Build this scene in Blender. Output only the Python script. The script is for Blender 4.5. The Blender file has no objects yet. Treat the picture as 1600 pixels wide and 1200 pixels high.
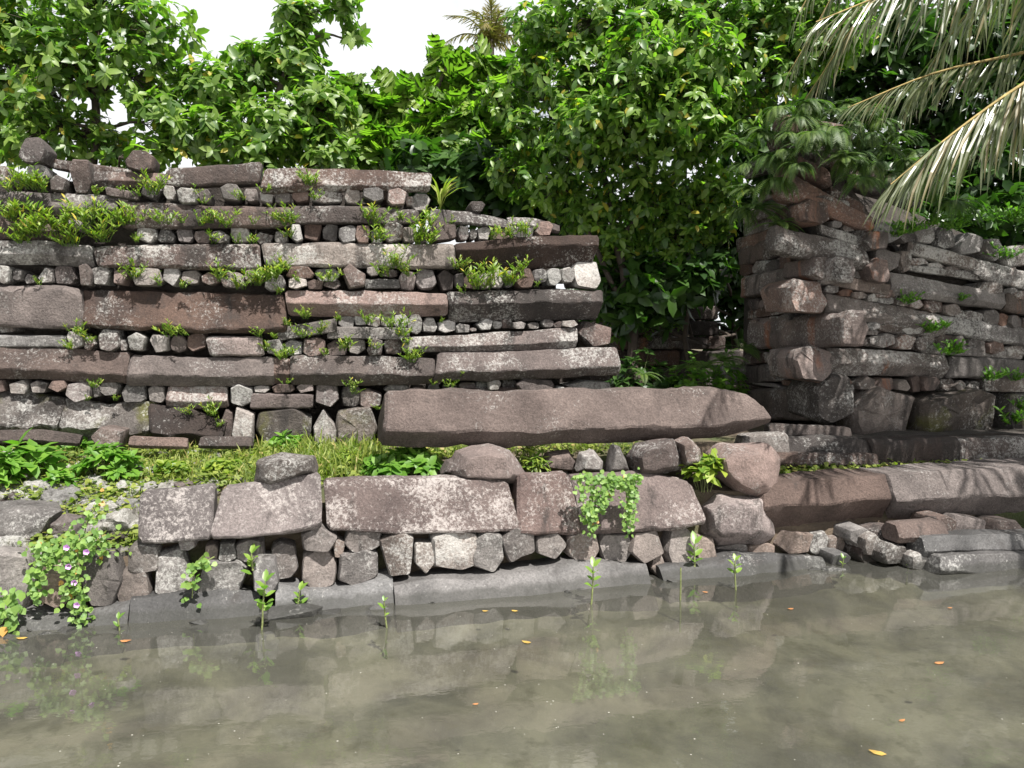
import bpy, bmesh, math, random
import numpy as np
from mathutils import Vector, Matrix, noise

R = math.radians
sc = bpy.context.scene
col = sc.collection
rng = random.Random(11)
nrg = np.random.default_rng(5)

# ------------------------------------------------------------------ camera
CAMZ, FPX, PITCH = 2.0, 1245.0, R(3.68)
cam = bpy.data.cameras.new('camera')
cam.lens = 28.0; cam.sensor_width = 36.0; cam.clip_end = 3000
camo = bpy.data.objects.new('camera', cam); col.objects.link(camo)
camo.location = (0, 0, CAMZ); camo.rotation_euler = (math.pi/2 - PITCH, 0, 0)
sc.camera = camo

# ------------------------------------------------------------------ sky and sun
SUN_AZ, SUN_EL = R(148), R(60)
wd = bpy.data.worlds.new('World'); sc.world = wd; wd.use_nodes = True
wt = wd.node_tree
bgn = wt.nodes['Background']; bgn.inputs[1].default_value = 0.042
sky = wt.nodes.new('ShaderNodeTexSky'); sky.sky_type = 'NISHITA'; sky.sun_disc = False
sky.sun_elevation = SUN_EL; sky.sun_rotation = SUN_AZ; sky.dust_density = 2.5; sky.air_density = 1.0
tcw = wt.nodes.new('ShaderNodeTexCoord')
nzw = wt.nodes.new('ShaderNodeTexNoise'); nzw.inputs['Scale'].default_value = 2.2; nzw.inputs['Detail'].default_value = 7
sxw = wt.nodes.new('ShaderNodeSeparateXYZ'); wt.links.new(tcw.outputs['Generated'], sxw.inputs[0])
adw = wt.nodes.new('ShaderNodeMath'); adw.operation = 'MULTIPLY_ADD'; adw.inputs[1].default_value = -.38      # haze thins with height, clouds break it
crw = wt.nodes.new('ShaderNodeValToRGB'); crw.color_ramp.elements[0].position = .12; crw.color_ramp.elements[1].position = .36
mxw = wt.nodes.new('ShaderNodeMix'); mxw.data_type = 'RGBA'
mxw.inputs[7].default_value = (11.8, 12.0, 12.2, 1)
wt.links.new(tcw.outputs['Generated'], nzw.inputs['Vector'])
wt.links.new(sxw.outputs[2], adw.inputs[0]); wt.links.new(nzw.outputs[0], adw.inputs[2])
wt.links.new(adw.outputs[0], crw.inputs[0]); wt.links.new(crw.outputs[0], mxw.inputs[0])
wt.links.new(sky.outputs[0], mxw.inputs[6]); wt.links.new(mxw.outputs[2], bgn.inputs[0])

sl = bpy.data.lights.new('sun', 'SUN'); sl.energy = 5.0; sl.angle = R(0.5); sl.color = (1.0, .968, .92)
so = bpy.data.objects.new('sun', sl); col.objects.link(so)
sdir = Vector((math.sin(SUN_AZ)*math.cos(SUN_EL), math.cos(SUN_AZ)*math.cos(SUN_EL), math.sin(SUN_EL)))
so.rotation_euler = (-sdir).to_track_quat('-Z', 'Y').to_euler(); so.location = (5, -5, 15)

vs = sc.view_settings
vs.view_transform = 'Standard'; vs.look = 'None'; vs.gamma = 1.0; vs.exposure = 1.15; vs.use_curve_mapping = False
sc.cycles.max_bounces = 8; sc.cycles.transparent_max_bounces = 8

# ------------------------------------------------------------------ measuring helpers
def ray(px, py):
    xc, yc = (px-800)/FPX, (600-py)/FPX
    return Vector((xc, math.cos(PITCH)+yc*math.sin(PITCH), -math.sin(PITCH)+yc*math.cos(PITCH)))
CAM = Vector((0, 0, CAMZ))
def at(px, py, Y):
    d = ray(px, py); return CAM + d*(Y/d.y)
def at_z(px, py, z):
    d = ray(px, py); return CAM + d*((z-CAMZ)/d.z)

class Plane:
    """vertical face of a wall: a runs along it, d goes into it, z up"""
    def __init__(s, p, ang):
        s.p = Vector((p[0], p[1], 0)); s.u = Vector((math.cos(ang), math.sin(ang), 0))
        s.n = Vector((s.u.y, -s.u.x, 0))            # towards the viewer
    def az(s, px, py, off=0.0):
        d = ray(px, py); q = s.p + s.n*off
        t = (q-CAM).dot(s.n)/d.dot(s.n); h = CAM + d*t
        return (h-s.p).dot(s.u), h.z
    def w(s, a, d, z):
        return s.p + s.u*a - s.n*d + Vector((0, 0, z))

# ------------------------------------------------------------------ mesh helpers
def tag(o, label=None, cat=None, group=None, kind=None):
    if label: o['label'] = label
    if cat: o['category'] = cat
    if group: o['group'] = group
    if kind: o['kind'] = kind
    return o
def empty(name, loc, *a, **k):
    o = bpy.data.objects.new(name, None); o.empty_display_size = .1
    col.objects.link(o); o.location = loc
    return tag(o, *a, **k)
def link(name, me, parent=None, loc=(0, 0, 0)):
    o = bpy.data.objects.new(name, me); col.objects.link(o)
    loc = Vector(loc)
    if parent is not None:
        o.parent = parent; q = parent
        while q is not None:
            loc = loc - q.location; q = q.parent
    o.location = loc
    return o
def fin(me, mat, sharp=27):
    me.materials.append(mat)
    me.polygons.foreach_set('use_smooth', [True]*len(me.polygons))
    if sharp: me.set_sharp_from_angle(angle=R(sharp))
    me.update(); return me
def build(name, V, F, mat, parent=None, sharp=27):
    """world-space vertices; the object's origin goes to their bottom middle"""
    A = np.array([tuple(v) for v in V], dtype=np.float64)
    c = (A.min(0)+A.max(0))/2; c[2] = A[:, 2].min()
    me = bpy.data.meshes.new(name); me.from_pydata((A-c).tolist(), [], F)
    bm = bmesh.new(); bm.from_mesh(me); bmesh.ops.recalc_face_normals(bm, faces=bm.faces); bm.to_mesh(me); bm.free()
    fin(me, mat, sharp)
    return link(name, me, parent, c)
def np_mesh(name, V, T, mat, parent=None, tint=None, smooth=False):
    """fast triangle mesh from arrays, world space"""
    V = np.asarray(V, dtype=np.float32); T = np.asarray(T, dtype=np.int32)
    c = (V.min(0)+V.max(0))/2; c[2] = V[:, 2].min(); V = V-c
    me = bpy.data.meshes.new(name)
    me.vertices.add(len(V)); me.vertices.foreach_set('co', V.ravel())
    me.loops.add(T.size); me.loops.foreach_set('vertex_index', T.ravel())
    me.polygons.add(len(T)); me.polygons.foreach_set('loop_start', np.arange(0, T.size, 3, dtype=np.int32))
    me.update(calc_edges=True)
    if tint is not None:
        a = me.attributes.new('tint', 'FLOAT', 'POINT'); a.data.foreach_set('value', np.asarray(tint, dtype=np.float32))
    me.materials.append(mat)
    if smooth: me.polygons.foreach_set('use_smooth', [True]*len(T))
    me.update()
    return link(name, me, parent, Vector(c.tolist()))
def merge(parts):
    """parts: (V, T, tint) -> one"""
    Vs, Ts, Cs, k = [], [], [], 0
    for V, T, C in parts:
        Vs.append(V); Ts.append(np.asarray(T)+k); Cs.append(C); k += len(V)
    return np.concatenate(Vs), np.concatenate(Ts), np.concatenate(Cs)

# ------------------------------------------------------------------ materials
class NT:
    def __init__(s, name):
        s.m = bpy.data.materials.new(name); s.m.use_nodes = True; s.t = s.m.node_tree
        s.b = s.t.nodes['Principled BSDF']; s.out = s.t.nodes['Material Output']
    def n(s, t, **k):
        x = s.t.nodes.new(t)
        for a, b in k.items(): setattr(x, a, b)
        return x
    def l(s, a, b): s.t.links.new(a, b)
    def pos(s, scale=(1, 1, 1)):
        g = s.n('ShaderNodeNewGeometry'); m = s.n('ShaderNodeMapping'); m.inputs['Scale'].default_value = scale
        s.l(g.outputs['Position'], m.inputs[0]); return m.outputs[0]
    def noise(s, vec, scale, detail=4, rough=.55, dist=0):
        x = s.n('ShaderNodeTexNoise'); x.inputs['Scale'].default_value = scale; x.inputs['Detail'].default_value = detail
        x.inputs['Roughness'].default_value = rough; x.inputs['Distortion'].default_value = dist
        s.l(vec, x.inputs['Vector']); return x.outputs[0]
    def ramp(s, fac, p0, p1, c0=(0, 0, 0, 1), c1=(1, 1, 1, 1)):
        x = s.n('ShaderNodeValToRGB'); e = x.color_ramp.elements
        e[0].position, e[1].position = p0, p1; e[0].color, e[1].color = c0, c1
        s.l(fac, x.inputs[0]); return x.outputs[0]
    def mix(s, fac, a, b, mode='MIX'):
        x = s.n('ShaderNodeMix', data_type='RGBA', blend_type=mode)
        for v, i in ((fac, 0), (a, 6), (b, 7)):
            if hasattr(v, 'is_output'): s.l(v, x.inputs[i])
            else: x.inputs[i].default_value = v
        return x.outputs[2]
    def math(s, op, a, b):
        x = s.n('ShaderNodeMath', operation=op)
        for v, i in ((a, 0), (b, 1)):
            if hasattr(v, 'is_output'): s.l(v, x.inputs[i])
            else: x.inputs[i].default_value = v
        return x.outputs[0]
    def bump(s, h, st, dist):
        x = s.n('ShaderNodeBump'); x.inputs['Strength'].default_value = st; x.inputs['Distance'].default_value = dist
        s.l(h, x.inputs['Height']); s.l(x.outputs[0], s.b.inputs['Normal'])

def c4(*c): return (c[0], c[1], c[2], 1)
def stone(name, c0, c1, lichen=.5, stain=.5, rust=0., moss=0., rough=.88, lcol=(.42, .41, .385), bump=.75):
    s = NT(name); p = s.pos(); q = s.pos((1.0, 1.0, .22))
    col_ = s.mix(s.ramp(s.noise(p, 2.4, 5, .6), .35, .65), c4(*[x*.76 for x in c0]), c4(*[x*.70 for x in c1]))
    oi = s.n('ShaderNodeObjectInfo')
    r = s.n('ShaderNodeMapRange'); s.l(oi.outputs['Random'], r.inputs[0]); r.inputs[3].default_value = .48; r.inputs[4].default_value = 1.25
    hs = s.n('ShaderNodeHueSaturation'); s.l(col_, hs.inputs['Color']); s.l(r.outputs[0], hs.inputs['Value'])
    # warmer and greyer stones side by side
    r2 = s.math('FRACT', s.math('MULTIPLY', oi.outputs['Random'], 17.3), 0.)
    r3 = s.n('ShaderNodeMapRange'); s.l(r2, r3.inputs[0]); r3.inputs[3].default_value = .45; r3.inputs[4].default_value = 1.15
    s.l(r3.outputs[0], hs.inputs['Saturation'])
    c = hs.outputs[0]
    grain = s.noise(p, 55, 5, .75)
    c = s.mix(1.0, c, s.ramp(grain, .28, .72, c4(.5, .5, .5), c4(1.42, 1.42, 1.42)), 'MULTIPLY')
    if stain:
        r5 = s.math('MULTIPLY', s.math('SUBTRACT', s.math('FRACT', s.math('MULTIPLY', oi.outputs['Random'], 71.3), 0.), .5), .16)
        st = s.ramp(s.math('ADD', r5, s.noise(q, 5.5, 6, .62, .3)), .66-.22*stain, .76-.16*stain)
        c = s.mix(s.math('MULTIPLY', st, .82), c, c4(.028, .024, .022))
    if rust:
        ru = s.ramp(s.noise(q, 3.1, 5, .6, .5), .66-.2*rust, .78-.15*rust)
        c = s.mix(s.math('MULTIPLY', ru, .8), c, c4(.24, .085, .035))
    if moss:
        mo = s.ramp(s.noise(p, 2.9, 6, .6, .4), .62-.14*moss, .74-.1*moss)
        c = s.mix(s.math('MULTIPLY', mo, .85), c, c4(.075, .075, .015))
    if lichen:
        big = s.ramp(s.noise(p, 2.1, 3, .5), .36, .62)
        sp = s.noise(p, 38, 9, .78, .4)
        r4 = s.math('MULTIPLY', s.math('SUBTRACT', s.math('FRACT', s.math('MULTIPLY', oi.outputs['Random'], 41.7), 0.), .55), .13)
        sp = s.math('ADD', sp, s.math('MULTIPLY', s.noise(p, 9, 4, .6), .22)); sp = s.math('SUBTRACT', sp, .11)
        thr = s.ramp(s.math('ADD', s.math('ADD', s.math('MULTIPLY', big, .17), r4), sp), .70-.13*lichen, .84-.13*lichen)
        c = s.mix(s.math('MULTIPLY', thr, .64), c, c4(*lcol))
    # the strip that the canal keeps wet
    zz = s.n('ShaderNodeSeparateXYZ'); s.l(p, zz.inputs[0])
    wz = s.math('ADD', zz.outputs[2], s.math('MULTIPLY', s.noise(p, 9, 4), .07))
    wetf = s.ramp(wz, .085, .115, c4(1, 1, 1), c4(0, 0, 0))
    c = s.mix(s.math('MULTIPLY', wetf, .62), c, c4(.02, .02, .016))
    s.l(c, s.b.inputs['Base Color']); s.b.inputs['Roughness'].default_value = rough
    s.b.inputs['Specular IOR Level'].default_value = .3
    h = s.math('ADD', s.math('MULTIPLY', s.noise(p, 14, 6, .7), 1.0), s.math('MULTIPLY', grain, .45))
    s.bump(h, bump, .035)
    return s.m
M = {}
M['brown'] = stone('basalt_brown', (.18, .125, .104), (.10, .071, .06), .42, .6)
M['dark'] = stone('basalt_dark_brown', (.105, .071, .057), (.06, .043, .037), .42, .75)
M['pink'] = stone('basalt_pinkish', (.25, .182, .16), (.15, .112, .10), .68, .5)
M['grey'] = stone('basalt_grey', (.27, .235, .21), (.15, .13, .118), .7, .55)
M['pale'] = stone('basalt_pale_lichen', (.43, .385, .355), (.25, .215, .195), .95, .45)
M['plain'] = stone('basalt_smooth_brown', (.20, .145, .124), (.115, .082, .07), .34, .5, bump=.85)
M['corner'] = stone('basalt_bastion', (.21, .13, .10), (.12, .083, .07), .6, .6, rust=.3)
M['cornerg'] = stone('basalt_bastion_grey', (.21, .17, .148), (.105, .085, .074), .8, .6, rust=.08)
M['mossy'] = stone('basalt_mossy', (.19, .155, .13), (.085, .066, .055), .8, .7, moss=.7, bump=.9)
M['header'] = stone('basalt_canal_block', (.26, .205, .175), (.15, .122, .106), .35, .4)
M['wet'] = stone('basalt_waterline', (.15, .142, .138), (.07, .067, .065), .1, .3, rough=.6, bump=.4)
M['coral'] = stone('coral_rock', (.36, .345, .315), (.15, .135, .118), .9, .7, moss=.2, bump=1.0)
M['bed'] = None

def earth():
    s = NT('soil'); p = s.pos()
    c = s.mix(s.ramp(s.noise(p, 3, 6, .65), .3, .7), c4(.06, .043, .03), c4(.12, .09, .06))
    c = s.mix(s.ramp(s.noise(p, 1.3, 4), .48, .62), c, c4(.045, .06, .015))
    s.l(c, s.b.inputs['Base Color']); s.b.inputs['Roughness'].default_value = .95
    s.bump(s.noise(p, 22, 6, .7), .8, .05); return s.m
M['soil'] = earth()
def core_mat():
    s = NT('shaded_rubble_core'); p = s.pos()
    c = s.mix(s.ramp(s.noise(p, 6, 6, .65), .35, .7), c4(.03, .024, .02), c4(.07, .058, .048))  # dark backing: the shade deep between the stones is put into this colour
    s.l(c, s.b.inputs['Base Color']); s.b.inputs['Roughness'].default_value = 1
    s.bump(s.noise(p, 12, 6, .7), 1, .08); return s.m
M['core'] = core_mat()
def bed_mat():
    s = NT('canal_mud'); p = s.pos()
    c = s.mix(s.ramp(s.noise(p, 1.6, 6, .6, .4), .38, .62), c4(.075, .076, .056), c4(.30, .295, .235))
    c = s.mix(s.ramp(s.noise(p, 6, 5, .6), .55, .7), c, c4(.11, .11, .06))
    s.l(c, s.b.inputs['Base Color']); s.b.inputs['Roughness'].default_value = 1; return s.m
M['bed'] = bed_mat()
def water_mat():
    s = NT('canal_water'); p = s.pos((1.0, 1.35, 1.0))
    tr = s.n('ShaderNodeBsdfTransparent'); tr.inputs[0].default_value = c4(.7, .7, .62)
    df = s.n('ShaderNodeBsdfDiffuse')
    s.l(s.mix(s.ramp(s.noise(p, .9, 5, .6, .6), .35, .65), c4(.078, .077, .066), c4(.13, .128, .112)), df.inputs[0])
    mu = s.n('ShaderNodeMixShader'); mu.inputs[0].default_value = .36
    s.l(tr.outputs[0], mu.inputs[1]); s.l(df.outputs[0], mu.inputs[2])
    gl = s.n('ShaderNodeBsdfGlossy'); gl.inputs['Roughness'].default_value = .02; gl.inputs[0].default_value = c4(1, 1, 1)
    fr = s.n('ShaderNodeFresnel'); fr.inputs[0].default_value = 1.75
    bp = s.n('ShaderNodeBump'); bp.inputs['Strength'].default_value = .055; bp.inputs['Distance'].default_value = .02
    s.l(s.math('ADD', s.noise(p, 5, 3, .5), s.math('MULTIPLY', s.noise(p, 28, 3, .5), .12)), bp.inputs['Height'])
    s.l(bp.outputs[0], gl.inputs['Normal']); s.l(bp.outputs[0], fr.inputs['Normal'])
    mx = s.n('ShaderNodeMixShader'); s.l(fr.outputs[0], mx.inputs[0]); s.l(mu.outputs[0], mx.inputs[1]); s.l(gl.outputs[0], mx.inputs[2])
    s.l(mx.outputs[0], s.out.inputs[0]); return s.m
M['water'] = water_mat()
def leaf_mat(name, dark, light, extra=None, trans=.4, rough=.38, spec=.5):
    s = NT(name)
    a = s.n('ShaderNodeAttribute', attribute_name='tint')
    cr = s.n('ShaderNodeValToRGB'); e = cr.color_ramp.elements
    e[0].position, e[0].color = 0, c4(*dark); e[1].position, e[1].color = .9, c4(*light)
    if extra:
        k = e.new(.97); k.color = c4(*extra)
    s.l(a.outputs['Fac'], cr.inputs[0])
    s.l(cr.outputs[0], s.b.inputs['Base Color']); s.b.inputs['Roughness'].default_value = rough
    s.b.inputs['Specular IOR Level'].default_value = spec
    tl = s.n('ShaderNodeBsdfTranslucent')
    s.l(s.mix(1, cr.outputs[0], c4(1.2, 1.75, .5), 'MULTIPLY'), tl.inputs[0])
    mx = s.n('ShaderNodeMixShader'); mx.inputs[0].default_value = trans
    s.l(s.b.outputs[0], mx.inputs[1]); s.l(tl.outputs[0], mx.inputs[2]); s.l(mx.outputs[0], s.out.inputs[0])
    return s.m
M['leaf'] = leaf_mat('broad_leaf', (.065, .13, .024), (.215, .305, .06), (.40, .34, .05), trans=.5, rough=.42, spec=.6)
M['leaf_big'] = leaf_mat('big_tree_leaf', (.065, .14, .022), (.2, .3, .05), (.40, .34, .05), trans=.5, rough=.42, spec=.6)
M['bread'] = leaf_mat('breadfruit_leaf', (.09, .17, .025), (.22, .31, .05), None, trans=.5, rough=.42, spec=.6)
M['leaf_dark'] = leaf_mat('painted_shade_leaf', (.02, .05, .012), (.055, .115, .02), None)  # darkened leaf copy, shade on the foliage put into its colour
M['fern'] = leaf_mat('fern_leaf', (.045, .095, .02), (.12, .18, .04), (.2, .13, .04), rough=.5)
M['wallplant'] = leaf_mat('wall_plant_leaf', (.10, .18, .022), (.26, .31, .04), (.42, .33, .05), rough=.5)
M['herb'] = leaf_mat('herb_leaf', (.07, .17, .02), (.15, .28, .035), None, rough=.45)
M['grass'] = leaf_mat('grass_blade', (.10, .15, .025), (.27, .30, .06), (.34, .27, .1), rough=.6)
M['vine'] = leaf_mat('vine_leaf', (.10, .19, .04), (.22, .33, .07), (.5, .26, .06), rough=.5)
M['palm'] = leaf_mat('palm_leaflet', (.085, .105, .05), (.17, .18, .10), (.24, .2, .12), trans=.3, rough=.3, spec=.7)
M['palmfar'] = leaf_mat('far_palm_leaf', (.10, .10, .03), (.22, .17, .06), None)
M['mangrove'] = leaf_mat('seedling_leaf', (.10, .2, .03), (.2, .3, .05), None)
def plain(name, c, rough=.8, var=.3):
    s = NT(name); p = s.pos()
    s.l(s.mix(s.ramp(s.noise(p, 12, 5, .6), .35, .65), c4(*[x*(1-var) for x in c]), c4(*[x*(1+var) for x in c])), s.b.inputs['Base Color'])
    s.b.inputs['Roughness'].default_value = rough; s.bump(s.noise(p, 30, 4, .6), .5, .02); return s.m
M['bark'] = plain('bark', (.05, .037, .027)); M['stem'] = plain('green_stem', (.13, .15, .05)); M['rachis'] = plain('palm_rachis', (.27, .2, .07))
M['palmbark'] = plain('palm_bark', (.2, .17, .14)); M['yleaf'] = plain('yellow_fallen_leaf', (.36, .23, .05), .6, .3); M['oleaf'] = plain('orange_fallen_leaf', (.32, .14, .05), .6, .3)
M['petal'] = plain('purple_petal', (.55, .3, .6), .6, .15)

# ------------------------------------------------------------------ stone builders
def nz(p, f, s): return noise.noise(Vector((p[0]*f+s, p[1]*f+s*1.7, p[2]*f-s)))
def round_ring(poly, r, sub=1, sharp_=False):
    n = len(poly); out = []
    for i in range(n):
        p0, p, p1 = Vector(poly[i-1]), Vector(poly[i]), Vector(poly[(i+1) % n])
        a = p+(p0-p)*min(.45, r/max((p0-p).length, 1e-6)); b = p+(p1-p)*min(.45, r/max((p1-p).length, 1e-6))
        out += [a, b] if sharp_ else [a, (a+p*2+b)/4, b]
        p2 = p1+(p-p1)*min(.45, r/max((p1-p).length, 1e-6))
        for k in range(1, sub+1): out.append(b+(p2-b)*(k/(sub+1)))
    return out
def skin(rings, capc=True):
    V, F, n = [], [], len(rings[0])
    for r in rings: V += r
    for i in range(len(rings)-1):
        for j in range(n):
            k = (j+1) % n
            F.append((i*n+j, i*n+k, (i+1)*n+k, (i+1)*n+j))
    for base in (0, (len(rings)-1)*n):
        c = sum((V[base+j] for j in range(n)), Vector((0, 0, 0)))/n
        V.append(c); q = len(V)-1
        for j in range(n): F.append((base+j, base+(j+1) % n, q))
    return V, F
def profile(k, dr, seed):
    """cross-section of a basalt column in (depth/height, height): front edge at height k"""
    r = random.Random(seed); j = lambda s=.05: r.uniform(-s, s)
    if k is None:                                    # blocky column, face on
        return [(0+j(.03), .08+j(.04)), (.02+j(.03), .86+j()), (.16+j(), 1.0), (dr*.8, 1.0+j(.03)), (dr, .5+j()), (dr*.85, 0), (.12+j(.04), 0)]
    return [(0, k), (.42*(1-k)+.04+j(.03), 1.0), (dr*.75, 1.0+j(.03)), (dr, .5+j()), (dr*.8, 0), (.72*k+.04+j(.03), 0.0)]
def log(pl, par, st, mat, k=None, off=0., dr=.95, rough=1., name='basalt_log', seed=None, ends=(0, 0)):
    """st: stations (px, y_top, y_bottom) measured on the plane pl moved off towards the viewer"""
    seed = rng.randrange(10**6) if seed is None else seed
    S = []
    for x, y0, y1 in st:
        a0, z0 = pl.az(x, y0, off); a1, z1 = pl.az(x, y1, off); S.append(((a0+a1)/2, z0, z1))
    L = S[-1][0]-S[0][0]; n = max(8, min(46, int(abs(L)/.055)+3))
    P = profile(k, dr, seed); rings = []
    Hm = sum(s[1]-s[2] for s in S)/len(S)
    sl = random.Random(seed+1)
    sk0, sk1 = sl.uniform(-.12, .12)*Hm+ends[0], sl.uniform(-.12, .12)*Hm+ends[1]
    for i in range(-1, n+2):
        t = min(max(i/n, 0), 1); a = S[0][0]+L*t
        for q in range(len(S)-1):
            if a*math.copysign(1, L) <= S[q+1][0]*math.copysign(1, L) or q == len(S)-2: break
        tt = (a-S[q][0])/(S[q+1][0]-S[q][0]); zt = S[q][1]+(S[q+1][1]-S[q][1])*tt; zb = S[q][2]+(S[q+1][2]-S[q][2])*tt
        H = zt-zb; sh = .0
        if i in (-1, n+1): sh = .14
        elif i in (0, n): a += math.copysign(.025, L)*(1 if i == 0 else -1)
        ring = round_ring([(d*H, h*H) for d, h in P], .028*H, 2, True)
        cd, ch = sum(p[0] for p in ring)/len(ring), H/2
        out = []
        for p in ring:
            d, h = p[0]+(cd-p[0])*sh, p[1]+(ch-p[1])*sh
            aa = a + ((h/H-.5)*2)*(sk0*(1-t)+sk1*t)*(1 if t in (0, 1) else .6*abs(2*t-1))
            w = pl.w(aa, d-off, zb+h)
            m = nz(w, 1.9, seed % 97)*.04*H*rough + nz(w, 5.5, seed % 53)*.06*H*rough + nz(w, 15, seed % 31)*.04*H*rough + nz(w, 34, seed % 31)*.018*H*rough
            m2 = (nz(w, 3.2, seed % 71+9)*.06+nz(w, 11, seed % 67+2)*.035)*H*rough
            out.append(w + pl.n*m + Vector((0, 0, m2)) + pl.u*nz(w, 4, seed % 23)*.03*H)
        rings.append(out)
    V, F = skin(rings)
    return build(name, V, F, mat, par)
def header(pl, par, bb, mat, off=0., depth=None, name='header_stone', seed=None, pts=None, tilt=None, sides=None):
    """a short column seen end on: polygon filling the pixel box bb = x0,y0,x1,y1"""
    seed = rng.randrange(10**6) if seed is None else seed
    r = random.Random(seed)
    x0, y0, x1, y1 = bb
    a0, zt = pl.az(x0, y0, off); a1, zb = pl.az(x1, y1, off)
    if pts is None:
        m = sides or r.choice((5, 5, 6, 6, 6, 7)); ph = r.uniform(0, 6.28); pts = []
        for i in range(m):
            t = ph+(i+r.uniform(-.24, .24))*6.283/m; c, s = math.cos(t), math.sin(t)
            pw = .68                                    # squarish
            pts.append((math.copysign(abs(c)**pw, c), math.copysign(abs(s)**pw, s)))
        xs, ys = [p[0] for p in pts], [p[1] for p in pts]
        pts = [((p[0]-min(xs))/(max(xs)-min(xs)), (p[1]-min(ys))/(max(ys)-min(ys))) for p in pts]
    W, H = a1-a0, zt-zb; sz = min(abs(W), H)
    dep = depth or max(.32, 1.6*sz)
    ring = round_ring([(a0+p[0]*W, zb+p[1]*H) for p in pts], .075*sz)
    cx, cy = (a0+a1)/2, (zt+zb)/2
    tl = r.uniform(-.25, .3) if tilt is None else tilt; tw = r.uniform(-.2, .2)
    rings = []
    for q, (d, s) in enumerate(((-.012, .5), (-.008, .9), (.03, 1.0), (dep*.45, 1.0), (dep, .9))):
        out = []
        for p in ring:
            x, y = cx+(p[0]-cx)*s, cy+(p[1]-cy)*s
            dd = (d*(sz/.25) if q < 3 else d) + (tl*(y-cy)+tw*(x-cx))*(1 if q < 3 else .3)
            w = pl.w(x, dd-off, y)
            m = nz(w, 5, seed % 97)*.10*sz + nz(w, 15, seed % 41)*.07*sz + nz(w, 36, seed % 43)*.03*sz
            out.append(w + pl.n*m + pl.u*nz(w, 6, seed % 29+3)*.06*sz + Vector((0, 0, nz(w, 6, seed % 37+5)*.06*sz)))
        rings.append(out)
    V, F = skin(rings)
    return build(name, V, F, mat, par, 27)
def rock(name, cen, size, mat, par=None, seed=0, npts=16, sub=2, rough=1., pts=None, flat=0.):
    """angular rock: hull of scattered (or given) points, cut up and roughened"""
    r = random.Random(seed); bm = bmesh.new(); S = Vector(size or (1, 1, 1))
    if pts is None:
        for i in range(npts):
            v = Vector((r.gauss(0, 1), r.gauss(0, 1), r.gauss(0, 1))).normalized()
            v = Vector([math.copysign(abs(x)**.7, x) for x in v])
            bm.verts.new(Vector((v.x*S.x, v.y*S.y, v.z*S.z)))
    else:
        cen = sum((Vector(p) for p in pts), Vector((0, 0, 0)))/len(pts)
        for p in pts: bm.verts.new(Vector(p)-cen)
        d = [max(abs(v.co[i]) for v in bm.verts) for i in range(3)]; S = Vector(d)
    res = bmesh.ops.convex_hull(bm, input=bm.verts)
    bmesh.ops.delete(bm, geom=[g for g in set(res['geom_interior']+res['geom_unused']) if isinstance(g, bmesh.types.BMVert)], context='VERTS')
    bmesh.ops.dissolve_limit(bm, angle_limit=R(9), verts=bm.verts, edges=bm.edges)
    m = min(S)
    bmesh.ops.bevel(bm, geom=list(bm.edges), offset=.10*m, segments=2, affect='EDGES', clamp_overlap=True, profile=.6)
    bmesh.ops.triangulate(bm, faces=bm.faces)
    for _ in range(sub):
        e = [x for x in bm.edges if x.calc_length() > .22*m]
        if e: bmesh.ops.subdivide_edges(bm, edges=e, cuts=1)
        bmesh.ops.triangulate(bm, faces=bm.faces)
    cen = Vector(cen)
    for v in bm.verts:
        w = v.co+cen; k = m*rough
        v.co += Vector((nz(w, 3/m*.5, seed % 97), nz(w, 3/m*.5, seed % 89+5), nz(w, 3/m*.5, seed % 83+9)))*.09*k
        v.co += Vector((nz(w, 4/m, seed % 97), nz(w, 4/m, seed % 89+5), nz(w, 4/m, seed % 83+9)))*.045*k
    zmin = min(v.co.z for v in bm.verts)
    for v in bm.verts: v.co.z -= zmin
    bmesh.ops.recalc_face_normals(bm, faces=bm.faces)
    me = bpy.data.meshes.new(name); bm.to_mesh(me); bm.free(); fin(me, mat, 34)
    return link(name, me, par, cen+Vector((0, 0, zmin)))

# ------------------------------------------------------------------ planes of the place
RET = Plane((-.86, 5.97), R(13.9))       # the canal wall
TALL = Plane((0, 8.05), R(12))           # the tall wall
BASR = Plane((3.35, 8.6), R(12))         # bastion, face towards the canal
BASL = Plane((3.35, 8.6), R(12-90))      # bastion, face along the gate passage (a runs towards the viewer)
BEAM = Plane((-.86, 6.42), R(13.9))

# ------------------------------------------------------------------ ground, canal bed, water
def ground_z(a, s):
    """height of the terrace: a along the canal wall, s behind it"""
    left = min(max((-1.15-a)/.7, 0), 1); right = min(max((a-2.6)/.8, 0), 1)
    z0, z1 = .66-.28*left-.05*right, .88
    t = min(max((s-.15-.25*right)/(1.55+.25*left), 0), 1)
    t = t if left > .5 else t**1.1
    return z0+(z1-z0)*t*(2-t)*.5+(z1-z0)*t*.5
def terrace():
    As = [-300, -120, -50, -25, -14, -9] + [-7+i*.14 for i in range(110)] + [9.5, 12, 16, 25, 50, 120, 300]
    Ss = [.16, .2] + [.26+i*.11 for i in range(32)] + [4, 5, 7, 10, 15, 25, 50, 120, 400]
    V, F = [], []
    for s in Ss:
        for a in As:
            w = RET.w(a, s, ground_z(a, s))
            k = .05 if abs(a) < 9 and s < 4 else .02
            w.z += nz(w, 2.2, 3)*k+nz(w, 6, 8)*k*.5
            V.append(w)
    n = len(As)
    for i in range(len(Ss)-1):
        for j in range(n-1): F.append((i*n+j, i*n+j+1, (i+1)*n+j+1, (i+1)*n+j))
    b = len(V)                                        # skirt down behind the canal wall
    for j in range(n):
        w = V[j]; V.append(Vector((w.x, w.y, -.8)))
    for j in range(n-1): F.append((j, j+1, b+j+1, b+j))
    tag(build('ground', V, F, M['soil'], None, 0), kind='structure')
terrace()
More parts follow.
